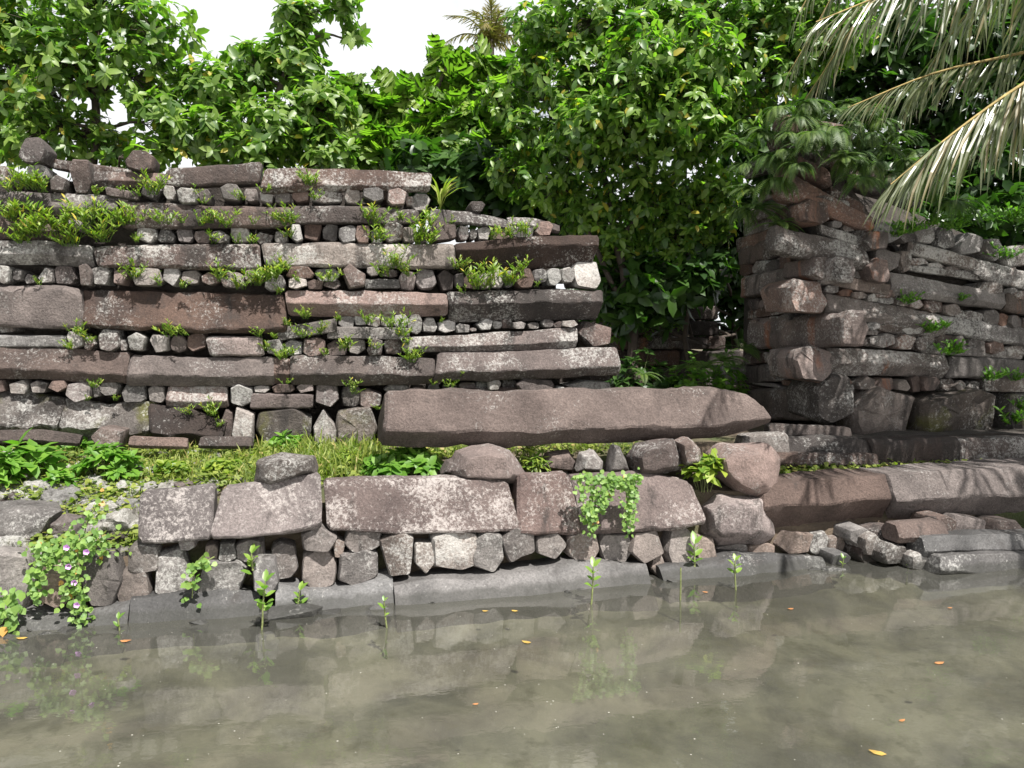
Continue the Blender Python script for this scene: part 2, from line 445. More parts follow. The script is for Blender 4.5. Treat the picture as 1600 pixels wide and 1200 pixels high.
def sheet(name, x0, x1, y0, y1, z, mat, nx, ny, amp=0, f=1.):
    V, F = [], []
    for j in range(ny+1):
        for i in range(nx+1):
            x, y = x0+(x1-x0)*i/nx, y0+(y1-y0)*j/ny
            V.append(Vector((x, y, z+(nz((x, y, 0), f, 4)*amp if amp else 0))))
    for j in range(ny):
        for i in range(nx): F.append((j*(nx+1)+i, j*(nx+1)+i+1, (j+1)*(nx+1)+i+1, (j+1)*(nx+1)+i))
    return tag(build(name, V, F, mat, None, 0), kind='structure')
def canal_bed():
    As = [-60, -30, -15, -9]+[-6+i*.12 for i in range(110)]+[8, 12, 30, 60]
    Ss = [.3, .1, -.1, -.2, -.3]+[-.4-i*.12 for i in range(50)]+[-7, -9, -14, -30, -70]
    V, F, n = [], [], len(As)
    for s_ in Ss:
        for a in As:
            w = RET.w(a, s_, -.14-.30*min(1, max(0, (-s_-.25)/2.2))); w.z += nz(w, .8, 4)*.07+nz(w, 3, 6)*.025+nz(w, 9, 6)*.01; V.append(w)
    for i in range(len(Ss)-1):
        for j in range(n-1): F.append((i*n+j, i*n+j+1, (i+1)*n+j+1, (i+1)*n+j))
    tag(build('canal_bed', V, F, M['bed'], None, 0), kind='structure')
canal_bed()
sheet('water', -400, 400, -400, 100, 0, M['water'], 1, 1)

# ------------------------------------------------------------------ the tall wall
wall = empty('stone_wall', TALL.w(-2, 0, .85), 'tall ruined wall of stacked basalt logs and header stones, plants in its joints', 'wall', kind='thing')
def core(par, pl, a0, a1, z0, z1l, z1r, d0, d1, zmid=None):
    n = 16; V, F = [], []
    for i in range(n+1):
        t = i/n; a = a0+(a1-a0)*t; zt = z1l+(z1r-z1l)*t
        for d, z in ((d0, z0), (d0, zt), (d1, zt), (d1, z0)):
            w = pl.w(a, d, z); V.append(w+Vector((0, 0, nz(w, 3, 7)*.05)))
    for i in range(n):
        for j in range(4):
            F.append((i*4+j, i*4+(j+1) % 4, i*4+4+(j+1) % 4, i*4+4+j))
    F += [(0, 1, 2, 3), (n*4, n*4+1, n*4+2, n*4+3)]
    return build('shaded_rubble_core', V, F, M['core'], par, 30)
core(wall, TALL, -6.6, -1.0, .5, 3.42, 3.42, .34, 1.5)
core(wall, TALL, -1.02, .55, .5, 2.9, 2.75, .34, 1.5)
core(wall, TALL, .53, .8, .5, 2.35, 2.3, .34, 1.5)
b, d_, p_, g_, w_ = M['brown'], M['dark'], M['pink'], M['grey'], M['pale']
for st, mat, k, off in [
    # top
    ([(75, 246, 262), (205, 264, 284)], d_, None, -.25),
    ([(143, 266, 292), (258, 270, 292)], b, .4, -.05),
    ([(-60, 296, 330), (60, 300, 334), (182, 303, 338)], b, .35, .02),
    ([(256, 263, 292), (407, 252, 287)], d_, None, .0),
    ([(409, 261, 300), (540, 261, 296), (674, 268, 297)], b, .22, .04),
    ([(165, 291, 306), (216, 300, 313)], b, None, .02),
    # second course
    ([(188, 314, 357), (320, 320, 356), (454, 323, 353)], b, None, .03),
    ([(456, 321, 350), (560, 322, 349), (655, 327, 349)], b, None, .03),
    ([(672, 324, 350), (735, 330, 350), (797, 343, 358)], b, .15, .0),
    ([(795, 338, 354), (835, 339, 357), (875, 350, 364)], b, .3, -.04),
    ([(-70, 338, 372), (102, 340, 374)], b, .4, .0),
    # third course
    ([(-70, 373, 412), (60, 375, 412), (143, 382, 416)], g_, .45, .05),
    ([(148, 384, 418), (280, 380, 420), (406, 379, 421)], p_, None, .03),
    ([(411, 379, 416), (560, 379, 418), (713, 381, 420)], g_, None, .04),
    ([(714, 379, 415), (820, 370, 418), (936, 366, 414)], d_, .68, .07),
    # fourth course
    ([(-70, 444, 510), (60, 444, 514), (127, 450, 512)], b, None, .05),
    ([(125, 451, 512), (300, 455, 520), (446, 461, 520)], d_, .12, .07),
    ([(447, 453, 494), (580, 454, 496), (701, 457, 493)], p_, .5, .05),
    ([(703, 456, 503), (830, 452, 500), (943, 453, 500)], d_, .6, .09),
    # fifth
    ([(-60, 522, 542), (103, 524, 543)], w_, None, .0),
    ([(324, 525, 556), (410, 526, 556)], p_, None, .04),
    ([(433, 513, 533), (526, 497, 519)], g_, None, .02),
    ([(512, 510, 530), (640, 512, 530)], g_, None, .0),
    ([(640, 527, 551), (770, 520, 549), (904, 511, 545)], p_, .35, .06),
    # sixth
    ([(-70, 541, 594), (60, 543, 594), (198, 551, 602)], b, .32, .07),
    ([(197, 556, 604), (330, 558, 604), (428, 560, 603)], b, .38, .07),
    ([(424, 559, 602), (455, 560, 602)], b, .4, .05),
    ([(453, 556, 602), (570, 556, 604), (680, 561, 602)], d_, .4, .08),
    ([(682, 552, 598), (830, 547, 594), (971, 543, 586)], p_, .34, .12),
    # small logs among the headers of the sixth course
    ([(259, 604, 639), (354, 604, 639)], p_, .35, .02),
    ([(391, 615, 640), (489, 616, 638)], p_, None, .02),
    ([(570, 435, 451), (624, 436, 451)], g_, None, .0),
    ([(690, 609, 628), (810, 606, 626)], p_, .4, .0),
    ]:
    log(TALL, wall, st, mat, k, off)
HEADS = {
 0: [(-6, 258, 18, 292), (38, 255, 73, 279), (75, 271, 104, 299), (105, 247, 145, 303)],
 1: [(218, 286, 252, 312), (253, 289, 275, 312), (275, 292, 309, 319), (309, 295, 329, 318), (342, 286, 380, 313), (380, 293, 403, 316), (405, 296, 428, 318), (428, 297, 455, 320),
     (455, 294, 484, 317), (484, 294, 536, 318), (537, 293, 565, 319), (566, 291, 600, 317), (597, 296, 612, 314), (604, 292, 636, 321), (633, 306, 648, 322), (640, 300, 674, 331)],
 2: [(103, 305, 131, 362), (212, 348, 248, 381), (245, 357, 275, 379), (274, 352, 303, 379), (302, 359, 330, 381), (329, 358, 357, 381), (358, 352, 392, 379), (397, 361, 428, 383), (428, 360, 450, 381),
     (451, 349, 473, 379), (474, 342, 505, 378), (503, 347, 529, 379), (528, 349, 557, 381), (554, 350, 580, 381), (578, 356, 600, 381), (597, 344, 631, 379), (628, 352, 652, 379), (650, 352, 670, 380),
     (667, 341, 716, 379), (714, 352, 734, 375), (733, 357, 746, 375), (745, 352, 768, 375), (766, 355, 797, 376), (797, 350, 836, 373), (836, 345, 866, 369)],
 3: [(-10, 414, 15, 444), (19, 419, 34, 439), (36, 426, 58, 444), (57, 417, 83, 443), (82, 414, 122, 446), (122, 411, 144, 446), (143, 413, 173, 446), (176, 419, 202, 446), (200, 417, 253, 447), (253, 418, 283, 448),
     (282, 421, 315, 445), (313, 424, 343, 446), (342, 424, 381, 450), (380, 418, 413, 441), (412, 428, 448, 455), (446, 416, 492, 436), (450, 432, 480, 452), (478, 436, 506, 452), (490, 418, 533, 440), (504, 436, 534, 453),
     (533, 411, 574, 452), (572, 415, 593, 432), (594, 419, 622, 434), (622, 424, 650, 454), (648, 419, 683, 453), (682, 420, 712, 456), (711, 426, 726, 450), (723, 425, 748, 452), (746, 424, 768, 452), (765, 420, 788, 450),
     (787, 422, 804, 450), (802, 418, 836, 451), (833, 419, 856, 443), (853, 419, 879, 446), (877, 416, 899, 442), (895, 407, 940, 452)],
 4: [(-10, 505, 22, 521), (102, 517, 131, 546), (130, 525, 150, 548), (151, 512, 189, 551), (186, 530, 199, 548), (197, 519, 229, 549), (231, 522, 264, 551), (263, 524, 293, 551), (291, 517, 324, 550),
     (415, 529, 446, 556), (444, 530, 474, 556), (472, 526, 509, 557), (508, 530, 545, 556), (542, 527, 572, 554), (572, 527, 599, 556), (598, 526, 632, 554), (629, 530, 646, 552),
     (527, 489, 556, 513), (552, 489, 574, 508), (573, 494, 594, 511), (594, 492, 616, 511), (614, 490, 638, 512), (635, 491, 661, 523), (658, 496, 684, 520), (684, 499, 713, 520), (712, 506, 734, 520),
     (733, 512, 745, 518), (744, 497, 771, 516), (769, 501, 785, 514), (783, 498, 802, 513), (801, 502, 823, 514), (824, 503, 844, 514), (846, 498, 866, 512), (864, 502, 880, 512), (878, 500, 904, 512), (902, 500, 959, 544)],
 5: [(-12, 594, 8, 614), (12, 594, 45, 616), (46, 594, 76, 614), (72, 595, 104, 613), (100, 596, 144, 629), (144, 600, 156, 622), (152, 596, 187, 619), (188, 598, 229, 630), (229, 601, 259, 630), (358, 600, 397, 637),
     (396, 602, 422, 614), (424, 600, 462, 614), (462, 597, 490, 614), (491, 596, 531, 638), (531, 602, 564, 637), (561, 607, 598, 638), (599, 599, 639, 616), (598, 612, 640, 640), (638, 604, 670, 622), (668, 598, 688, 613),
     (690, 599, 716, 611), (716, 597, 746, 612), (743, 595, 764, 612), (762, 592, 785, 610), (784, 591, 808, 608), (806, 592, 870, 618), (870, 604, 884, 618), (880, 595, 956, 616)],
}
pool = [p_, p_, g_, g_, g_, w_, w_, b]
for row, L in HEADS.items():
    for bb in L:
        mat = rng.choice(pool)
        if row == 0: mat = rng.choice([d_, b])
        if bb[0] in (38, 640, 103, 197, 231, 253): mat = w_
        if bb[0] in (105, 533, 667, 597, 474, 151, 291, 380): mat = b
        q_ = (bb[2]-bb[0])*.015; header(TALL, wall, (bb[0]+q_, bb[1], bb[2]-q_, bb[3]), mat, rng.uniform(-.08, .06), name='header_stone')
for bb, mat, off in [((344, 640, 364, 690), b, .0), ((359, 636, 397, 702), w_, .05),
                     ((396, 638, 488, 700), M['mossy'], .04), ((489, 640, 527, 704), w_, .05), ((524, 636, 592, 706), M['mossy'], .08), ((590, 636, 660, 712), b, .05), ((655, 622, 760, 712), M['mossy'], .04), ((755, 616, 850, 700), b, .04), ((845, 614, 962, 700), b, .05)]:
    header(TALL, wall, bb, mat, off, name='foundation_block', tilt=.1)
for st, mat, off in [([(-70, 612, 690), (20, 612, 692), (90, 622, 694)], M['mossy'], .06), ([(88, 622, 690), (160, 630, 696), (238, 630, 698)], M['mossy'], .05), ([(232, 634, 700), (300, 640, 700), (348, 660, 702)], d_, .12)]:
    log(TALL, wall, st, mat, .35, off, .8, 1.9, 'foundation_block')
for st, mat in [([(-60, 673, 694), (60, 672, 694), (124, 680, 698)], M['plain']), ([(200, 682, 700), (292, 686, 704)], M['plain']), ([(310, 684, 702), (394, 683, 703)], M['plain'])]:
    log(TALL, wall, st, mat, .3, .42, name='footing_slab')
header(TALL, wall, (140, 668, 192, 702), M['plain'], .45, name='footing_stone')

# loose blocks on top of the tall wall
for (x0, y0, x1, y1), lab, mat in [((24, 212, 75, 256), 'brown cube-like block perched on the wall top near the photo left edge', b), ((194, 232, 241, 269), 'tilted brown block on the wall top beside the longest gap, next to an upright fern', b),
                              ((733, 314, 758, 331), 'small pointed stone on the descending end of the tall wall', b)]:
    o = header(TALL, None, (x0, y0, x1, y1), mat, -.02, name='loose_block', depth=.3)
    tag(o, lab, 'stone', 'loose blocks on the tall wall')

# ------------------------------------------------------------------ the canal wall
ret = empty('canal_wall', RET.w(1.2, .3, 0), 'low canal-side wall of pink basalt logs laid over a row of blocks', 'wall', kind='thing')
core(ret, RET, -1.62, 6.5, -.5, .55, .5, .42, .9)
core(ret, RET, -5.5, -1.6, -.5, .30, .30, .40, .8)
P1 = M['pink']
LG = stone('basalt_canal_log', (.255, .185, .165), (.165, .118, .107), .82, .3, lcol=(.42, .385, .36))
for st, mat, k, off, dr in [
    ([(213, 777, 853), (331, 766, 846)], LG, .08, .05, 1.0),
    ([(335, 770, 847), (420, 758, 843), (502, 746, 830)], LG, .08, .10, 1.0),
    ([(508, 757, 830), (650, 753, 836), (808, 757, 834)], LG, .06, .03, 1.0),
    ([(813, 750, 839), (908, 748, 838)], LG, .1, .04, 1.0),
    ([(908, 752, 838), (1030, 746, 834), (1100, 758, 822)], LG, .1, .05, 1.0),
    ([(1192, 764, 832), (1300, 751, 830), (1399, 744, 817)], M['plain'], .55, .0, 1.5),
    ([(1399, 744, 818), (1500, 738, 815), (1850, 722, 809)], M['plain'], .50, .0, 1.5)]:
    log(RET, ret, st, mat, k, off, dr, .65)
CH = [(-30, 862, 52, 966), (60, 896, 106, 952), (118, 866, 195, 945), (180, 889, 236, 949), (196, 851, 249, 897), (241, 856, 303, 934), (304, 878, 389, 937), (278, 844, 306, 860), (318, 850, 342, 880), (339, 850, 369, 878), (367, 841, 414, 879),
      (420, 849, 466, 903), (470, 824, 528, 862), (470, 857, 528, 923), (527, 860, 591, 914), (520, 842, 541, 872), (537, 827, 598, 862), (592, 834, 649, 899), (647, 851, 681, 895), (674, 829, 749, 892), (738, 831, 789, 894),
      (781, 822, 838, 877), (839, 833, 886, 872), (885, 831, 941, 877), (935, 834, 991, 882), (985, 832, 1038, 877), (1039, 826, 1092, 882), (1089, 841, 1119, 880), (1017, 865, 1040, 897), (1213, 831, 1269, 864), (1264, 832, 1298, 867), (1293, 838, 1321, 869),
      (1120, 850, 1170, 880), (1165, 850, 1212, 878)]
for bb in CH:
    m = M['header'] if rng.random() < .75 else g_
    header(RET, ret, bb, m, rng.uniform(-.03, .04) if bb[0] < 1100 else -.10, depth=.42, name='canal_block', tilt=rng.uniform(.0, .28))
header(RET, ret, (392, 873, 436, 928), M['wet'], .12, depth=.3, name='canal_block')
def slab(st, mat=None, off=.25, tilt=.55, name='waterline_slab'):
    """flat stone lying against the wall foot, its face leaning back out of the water"""
    S = []
    for x, y0, y1 in st:
        a1, z1 = RET.az(x, y1, off); a0, z0 = RET.az(x, y0, off-.18); S.append(((a0+a1)/2, z0))
    seed = rng.randrange(10**5); L = S[-1][0]-S[0][0]; n = max(6, int(L/.12)); rings = []
    for i in range(-1, n+2):
        t = min(max(i/n, 0), 1); a = S[0][0]+L*t
        for q in range(len(S)-1):
            if a <= S[q+1][0] or q == len(S)-2: break
        zt = S[q][1]+(S[q+1][1]-S[q][1])*(a-S[q][0])/(S[q+1][0]-S[q][0])
        sh = .12 if i in (-1, n+1) else 0
        ring = round_ring([(-.02-.25*.6, -.25), (.18*(zt/.2)**.3+.02, zt), (.6, zt-.02), (.62, -.25)], .035, 2); out = []
        for p in ring:
            w = RET.w(a, p[0]-off+(.3-p[0])*sh, p[1]+(-.05-p[1])*sh)
            m = nz(w, 1.7, seed % 91)*.07+nz(w, 5, seed % 57)*.03
            out.append(w+RET.n*m+Vector((0, 0, nz(w, 2.2, seed % 43)*.07+nz(w, 7, seed % 47)*.02)))
        rings.append(out)
    V, F = skin(rings)
    return build(name, V, F, mat or M['wet'], ret)
slab([(20, 966, 985), (110, 958, 985)]); slab([(112, 960, 980), (200, 938, 972)], off=.2); slab([(200, 940, 978), (300, 928, 970), (405, 924, 962)])
slab([(430, 915, 960), (520, 918, 955), (616, 905, 948)]); slab([(617, 907, 944), (800, 893, 930), (1016, 878, 915)], off=.28); slab([(1036, 884, 914), (1150, 866, 902), (1292, 868, 888)], off=.24)

for i in range(34):
    x = rng.uniform(0, 1330); y = 985-.0795*x+rng.uniform(-6, 7); q = at_z(x, y, 0); r_ = rng.uniform(.03, .085)
    rock('waterline_stone', q+RET.n*rng.uniform(.04, .12)+Vector((0, 0, -r_*.25)), (r_*1.3, r_, r_*.7), M['wet'], ret, rng.randrange(9999), 11, 1, 1.)
# boulder at the foot of the canal wall, scooped below
def px_rock(name, px, mat, dnear, dfar, pl, par=None, seed=1, rough=1.):
    """angular stone whose outline is measured on a wall plane, dnear to dfar behind it"""
    pts = []; r = random.Random(seed)
    cx = sum(p[0] for p in px)/len(px); cy = sum(p[1] for p in px)/len(px)
    for x, y in px:
        a, z = pl.az(x, y, -(dnear+dfar)/2*.8); pts.append(pl.w(a, dnear+(dfar-dnear)*.38, z)); pts.append(pl.w(a, dnear+(dfar-dnear)*.72, z))
        a, z = pl.az(cx+(x-cx)*.62, cy+(y-cy)*.62, -dnear); pts.append(pl.w(a, dnear, z)); a, z = pl.az(cx+(x-cx)*.75, cy+(y-cy)*.75, -dfar); pts.append(pl.w(a, dfar, z))
    return rock(name, None, None, mat, par, seed, pts=pts, rough=rough)
px_rock('boulder_stone', [(1097, 790), (1120, 772), (1200, 778), (1210, 835), (1190, 850), (1120, 850), (1098, 832)], LG, -.06, .4, RET, ret, 4, .8)

# ------------------------------------------------------------------ the fallen beam and what carries it
bm_ = log(BEAM, None, [(600, 614, 701), (700, 612, 704), (850, 614, 700), (1000, 611, 694), (1130, 608, 689), (1180, 617, 672), (1204, 634, 662)], M['plain'], .32, 0, 1.05, 1.0, 'fallen_beam', 77)
tag(bm_, 'huge fallen basalt beam lying level across boulders in front of the gate', 'stone beam')
for px, mat, d0, d1, lab in [
    ([(703, 735), (718, 708), (770, 697), (800, 706), (826, 745), (815, 757), (760, 757), (712, 752)], P1, .12, .62, 'rounded red-brown boulder under the left half of the fallen beam'),
    ([(990, 715), (1003, 697), (1052, 686), (1068, 715), (1066, 733), (1020, 747), (994, 744)], P1, .1, .55, 'squat lichened boulder under the right half of the fallen beam'),
    ([(1062, 690), (1078, 684), (1095, 702), (1098, 728), (1070, 733)], b, .12, .45, 'small upright brown block leaning on the squat lichened boulder'),
    ([(1116, 712), (1135, 695), (1200, 694), (1220, 715), (1212, 775), (1185, 786), (1150, 770), (1122, 738)], P1, .0, .5, 'big wedge-shaped brown boulder at the right end of the fallen beam'),
    ([(905, 738), (912, 712), (930, 704), (946, 722), (944, 741)], w_, .3, .6, 'pale grey rounded stone in shade under the middle of the fallen beam'),
    ([(950, 742), (962, 697), (972, 699), (990, 741)], g_, .25, .5, 'sharp grey triangular stone under the middle of the fallen beam'),
    ([(396, 755), (400, 722), (440, 709), (490, 716), (497, 738), (415, 766)], g_, .0, .45, 'grey white slanted block lying on the broken second canal log'),
    ([(470, 752), (484, 739), (498, 743), (500, 757), (474, 760)], P1, .1, .4, 'small pink wedge stone tucked under the slanted grey block'),
    ([(850, 735), (862, 712), (895, 706), (905, 725), (900, 742)], b, .5, .8, 'dim brown stone behind the hanging vine under the beam'),
    ([(690, 742), (700, 722), (720, 716), (722, 745)], b, .3, .6, 'little dark stone at the left foot of the red-brown boulder'),
    ]:
    tag(px_rock('boulder', px, mat, d0, d1, RET, None, rng.randrange(9999), .8), lab, 'boulder', 'boulders around the fallen beam')

# ------------------------------------------------------------------ the ledge in front of the bastion
LED = Plane((3.2, 7.75), R(12))
led = empty('basalt_ledge', LED.w(.6, .2, .7), 'long shaded step of dark basalt logs at the bastion foot', 'ledge', kind='thing')
for st, mat, k, off in [([(1160, 680, 712), (1235, 677, 714)], w_, None, .06), ([(1205, 664, 690), (1332, 668, 690)], d_, .4, -.30), ([(1232, 688, 738), (1300, 684, 738), (1382, 688, 738)], d_, .6, .0), ([(1366, 688, 738), (1480, 684, 740), (1502, 684, 740)], d_, None, .04), ([(1502, 686, 740), (1850, 678, 744)], d_, None, .04), ([(1215, 708, 740), (1376, 712, 742)], d_, .5, .15)]:
    log(LED, led, st, mat, k, off)
core(led, LED, -.35, 4.5, .4, .92, .92, .3, .9)

# ------------------------------------------------------------------ the corner bastion
bas = empty('corner_bastion', BASR.w(.3, .5, .85), 'tall upswept corner of crossed basalt logs with ferns on top, half in shade', 'wall', kind='thing')
def bcore():
    V = []; F = []
    C = [(.30, .30), (1.2, .30), (4.6, .30), (4.6, 2.3), (1.2, 2.3), (.30, 2.3)]
    T = [3.85, 2.8, 2.3, 2.2, 2.8, 3.6]
    for (a, d), t in zip(C, T): V += [BASR.w(a, d, .4), BASR.w(a, d, t)]
    n = 6
    for i in range(n):
        j = (i+1) % n; F.append((2*i, 2*j, 2*j+1, 2*i+1))
    V.append(BASR.w(.7, 1.1, 3.9)); q = len(V)-1
    for i in range(n): F.append((2*i+1, 2*((i+1) % n)+1, q))
    build('shaded_rubble_core', V, F, M['core'], bas, 20)
bcore()
cb, cg = M['corner'], M['cornerg']
# logs of the passage face; stations run from the far end towards the corner
for st, mat, k, off in [
    ([(1112, 571, 602), (1180, 570, 599), (1246, 562, 592)], cb, None, .0), ([(1166, 497, 548), (1240, 494, 544), (1314, 486, 540)], cb, None, .08), ([(1168, 484, 500), (1238, 472, 488)], cb, None, -.02),
    ([(1156, 430, 466), (1235, 415, 452), (1304, 398, 440)], cb, None, .08), ([(1152, 385, 418), (1230, 360, 396)], cb, None, .02), ([(1150, 372, 396), (1228, 348, 376)], cb, None, .0),
    ([(1160, 330, 352), (1236, 304, 330)], cb, None, .02), ([(1185, 295, 318), (1246, 270, 298)], cb, None, .0), ([(1160, 348, 372), (1232, 328, 352)], cg, None, -.04), ([(1165, 608, 656), (1278, 600, 658)], cg, None, .03)]:
    log(BASL, bas, st, mat, k, off)
# logs of the canal face
for st, mat, k, off in [
    ([(1298, 543, 588), (1400, 547, 588), (1486, 555, 592)], cg, .45, .05), ([(1484, 556, 590), (1850, 575, 609)], cg, None, .04),
    ([(1294, 455, 512), (1390, 474, 522), (1484, 492, 530)], cg, .5, .06), ([(1440, 488, 515), (1530, 500, 530), (1850, 543, 585)], cg, None, .02),
    ([(1300, 426, 446), (1402, 446, 464)], cg, None, .03), ([(1218, 350, 392), (1290, 368, 408), (1362, 384, 424)], cg, .3, .12),
    ([(1284, 350, 366), (1362, 372, 390)], cg, None, .02), ([(1230, 258, 306), (1300, 300, 336), (1368, 340, 364)], cb, .3, .10),
    ([(1420, 374, 396), (1532, 404, 424)], cg, None, .04), ([(1530, 404, 436), (1850, 481, 509)], cg, None, .03), ([(1396, 424, 458), (1490, 442, 472), (1576, 456, 484)], cg, .3, .07), ([(1574, 456, 486), (1850, 503, 528)], cg, None, .04),
    ([(1420, 412, 422), (1532, 425, 438)], cg, None, .0), ([(1318, 508, 522), (1372, 512, 524)], cg, None, .0), ([(1316, 526, 541), (1362, 529, 541)], cb, None, .0), ([(1440, 536, 552), (1600, 548, 562)], cg, None, .0), ([(1540, 590, 612), (1850, 599, 621)], cg, None, .04),
    ([(1240, 236, 262), (1300, 262, 292)], cb, None, .04), ([(1212, 206, 232), (1318, 222, 248)], cb, None, -.25), ([(1222, 176, 206), (1334, 196, 222)], cb, None, -.4), ([(1300, 232, 262), (1400, 270, 296)], cb, None, -.3), ([(1330, 262, 290), (1440, 300, 326)], cg, None, -.2), ([(1176, 250, 276), (1240, 238, 262)], cb, None, -.35), ([(1300, 290, 312), (1352, 318, 338)], cb, None, -.02)]:
    log(BASR, bas, st, mat, k, off, 1.1)
for bb, mat, off in [((1240, 540, 1306, 597), cb, .07), ((1230, 434, 1297, 490), cb, .09), ((1248, 309, 1301, 352), cb, .12), ((1274, 584, 1337, 662), cg, .08), ((1333, 604, 1432, 690), cg, .12), ((1436, 606, 1568, 694), M['mossy'], .12), ((1566, 612, 1640, 694), M['mossy'], .06), ((1638, 616, 1740, 694), cg, .08), ((1736, 620, 1850, 694), M['mossy'], .06),
                     ((1352, 360, 1388, 392), cg, .15), ((1356, 402, 1395, 442), cb, .15), ((1270, 398, 1306, 438), cb, .14)]:
    header(BASR, bas, bb, mat, off, name='corner_block', depth=.6)
# small stones between the courses of both faces
def fill_row(pl, x0, yt0, yb0, x1, yt1, yb1, w, mats, off=0.):
    x = x0
    while x < x1-4:
        ww = min(w*rng.uniform(.7, 1.4), x1-x); t = (x+ww/2-x0)/(x1-x0); yt, yb = yt0+(yt1-yt0)*t, yb0+(yb1-yb0)*t
        header(pl, bas, (x, yt+rng.uniform(0, .25)*(yb-yt), x+ww+1, yb+1), rng.choice(mats), off+rng.uniform(-.03, .05), depth=.3, name='packing_stone'); x += ww
for r_ in [(1158, 548, 571, 1244, 542, 564, 17), (1170, 468, 485, 1236, 455, 474, 14), (1172, 500, 512, 1236, 488, 500, 14), (1156, 414, 432, 1236, 394, 416, 18), (1150, 598, 610, 1240, 592, 603, 30)]:
    fill_row(BASL, *r_, [cb, cb, cg])
for r_ in [(1290, 442, 456, 1402, 462, 478, 22), (1318, 494, 510, 1440, 508, 524, 26), (1360, 512, 542, 1446, 522, 548, 32), (1420, 398, 412, 1534, 424, 430, 24), (1532, 434, 458, 1850, 507, 505, 26), (1400, 456, 476, 1500, 474, 496, 26), (1490, 474, 502, 1850, 523, 540, 22),
          (1440, 515, 538, 1850, 566, 593, 28), (1340, 588, 608, 1440, 586, 612, 26), (1440, 588, 610, 1545, 590, 612, 24), (1366, 376, 426, 1424, 386, 426, 30), (1300, 386, 402, 1360, 410, 424, 20), (1300, 338, 352, 1362, 366, 376, 18), (1424, 340, 376, 1850, 415, 482, 34), (1366, 340, 380, 1430, 352, 380, 30), (1306, 408, 428, 1360, 424, 440, 22), (1368, 440, 462, 1402, 446, 470, 22), (1250, 285, 310, 1330, 315, 335, 26), (1232, 222, 246, 1300, 235, 262, 30)]:
    fill_row(BASR, *r_, [cg, cg, cb, g_])

# the dim wall at the back of the gate
GATE = Plane((2.0, 12.2), R(12))
gw = empty('gate_back_wall', GATE.w(-.3, .3, .85), 'dim low wall of basalt blocks deep inside the gate passage', 'wall', kind='thing')
for r_ in [(930, 478, 500, 1110), (930, 500, 524, 1110), (930, 524, 546, 1110), (930, 546, 572, 1180), (930, 572, 606, 1200)]:
    x = r_[0]
    while x < r_[3]:
        w = rng.uniform(26, 75); log(GATE, gw, [(x, r_[1]+rng.uniform(0, 3), r_[2]), (x+w, r_[1]+rng.uniform(0, 3), r_[2])], rng.choice([d_, cb, b]), None, rng.uniform(0, .06), name='basalt_block'); x += w
core(gw, GATE, -1.2, 2, .6, 2.0, 1.6, .25, .8)

# ------------------------------------------------------------------ rubble in the water by the right bank
RUB = [((1325, 824, 1361, 851), g_, .05), ((1352, 834, 1379, 870), g_, .15), ((1365, 827, 1416, 852), b, .1), ((1382, 852, 1418, 882), g_, .3), ((1343, 854, 1371, 880), d_, .1), ((1464, 808, 1497, 838), b, .2), ((1494, 810, 1542, 837), b, .15), ((1424, 860, 1477, 892), g_, .4), ((1300, 866, 1330, 884), M['wet'], .1), ((1418, 834, 1450, 862), d_, .1), ((1545, 815, 1600, 842), d_, .1)]
labs = ['grey angular block wedged under the long smooth canal log', 'small grey stone standing in front of the angular wedge block', 'flat brown stone below the joint of the two smooth canal logs', 'round grey stone at the water edge of the right rubble', 'little dark stone low in the gap beside the round grey stone', 'brown chunk lying behind the shaded slabs by the water', 'brown chunk between two slabs under the shaded canal log', 'grey stone poking out in front of the stacked dark slabs', 'wet stone at the end of the waterline slabs', 'dark stone in shadow behind the round grey stone', 'dark stone under the shaded canal log near the photo right edge']
for (bb, mat, off), lab in zip(RUB, labs):
    tag(header(RET, None, bb, mat, off, depth=.4, name='rubble_stone'), lab, 'stone', 'rubble by the right bank')
for st, mat, off, lab in [([(1408, 822, 852), (1484, 816, 846)], b, .35, 'short brown slab sloping above the right bank rubble'), ([(1448, 842, 872), (1530, 838, 870), (1850, 834, 874)], M['wet'], .45, 'upper of two long dark slabs stacked at the right water edge'), ([(1474, 872, 902), (1560, 868, 912), (1850, 878, 946)], M['wet'], .6, 'lower of two long dark slabs stacked at the right water edge')]:
    tag(log(RET, None, st, mat, .35, off, 1.6, name='basalt_slab'), lab, 'slab', 'slabs by the right bank')
tag(rock('basalt_slab', at_z(455, 965, 0)+Vector((0, .1, -.03)), (.22, .2, .1), M['wet'], None, 8, 12, 1, .5), 'flat grey slab tip rising from the water below the dark canal rock', 'slab', 'slabs by the right bank')

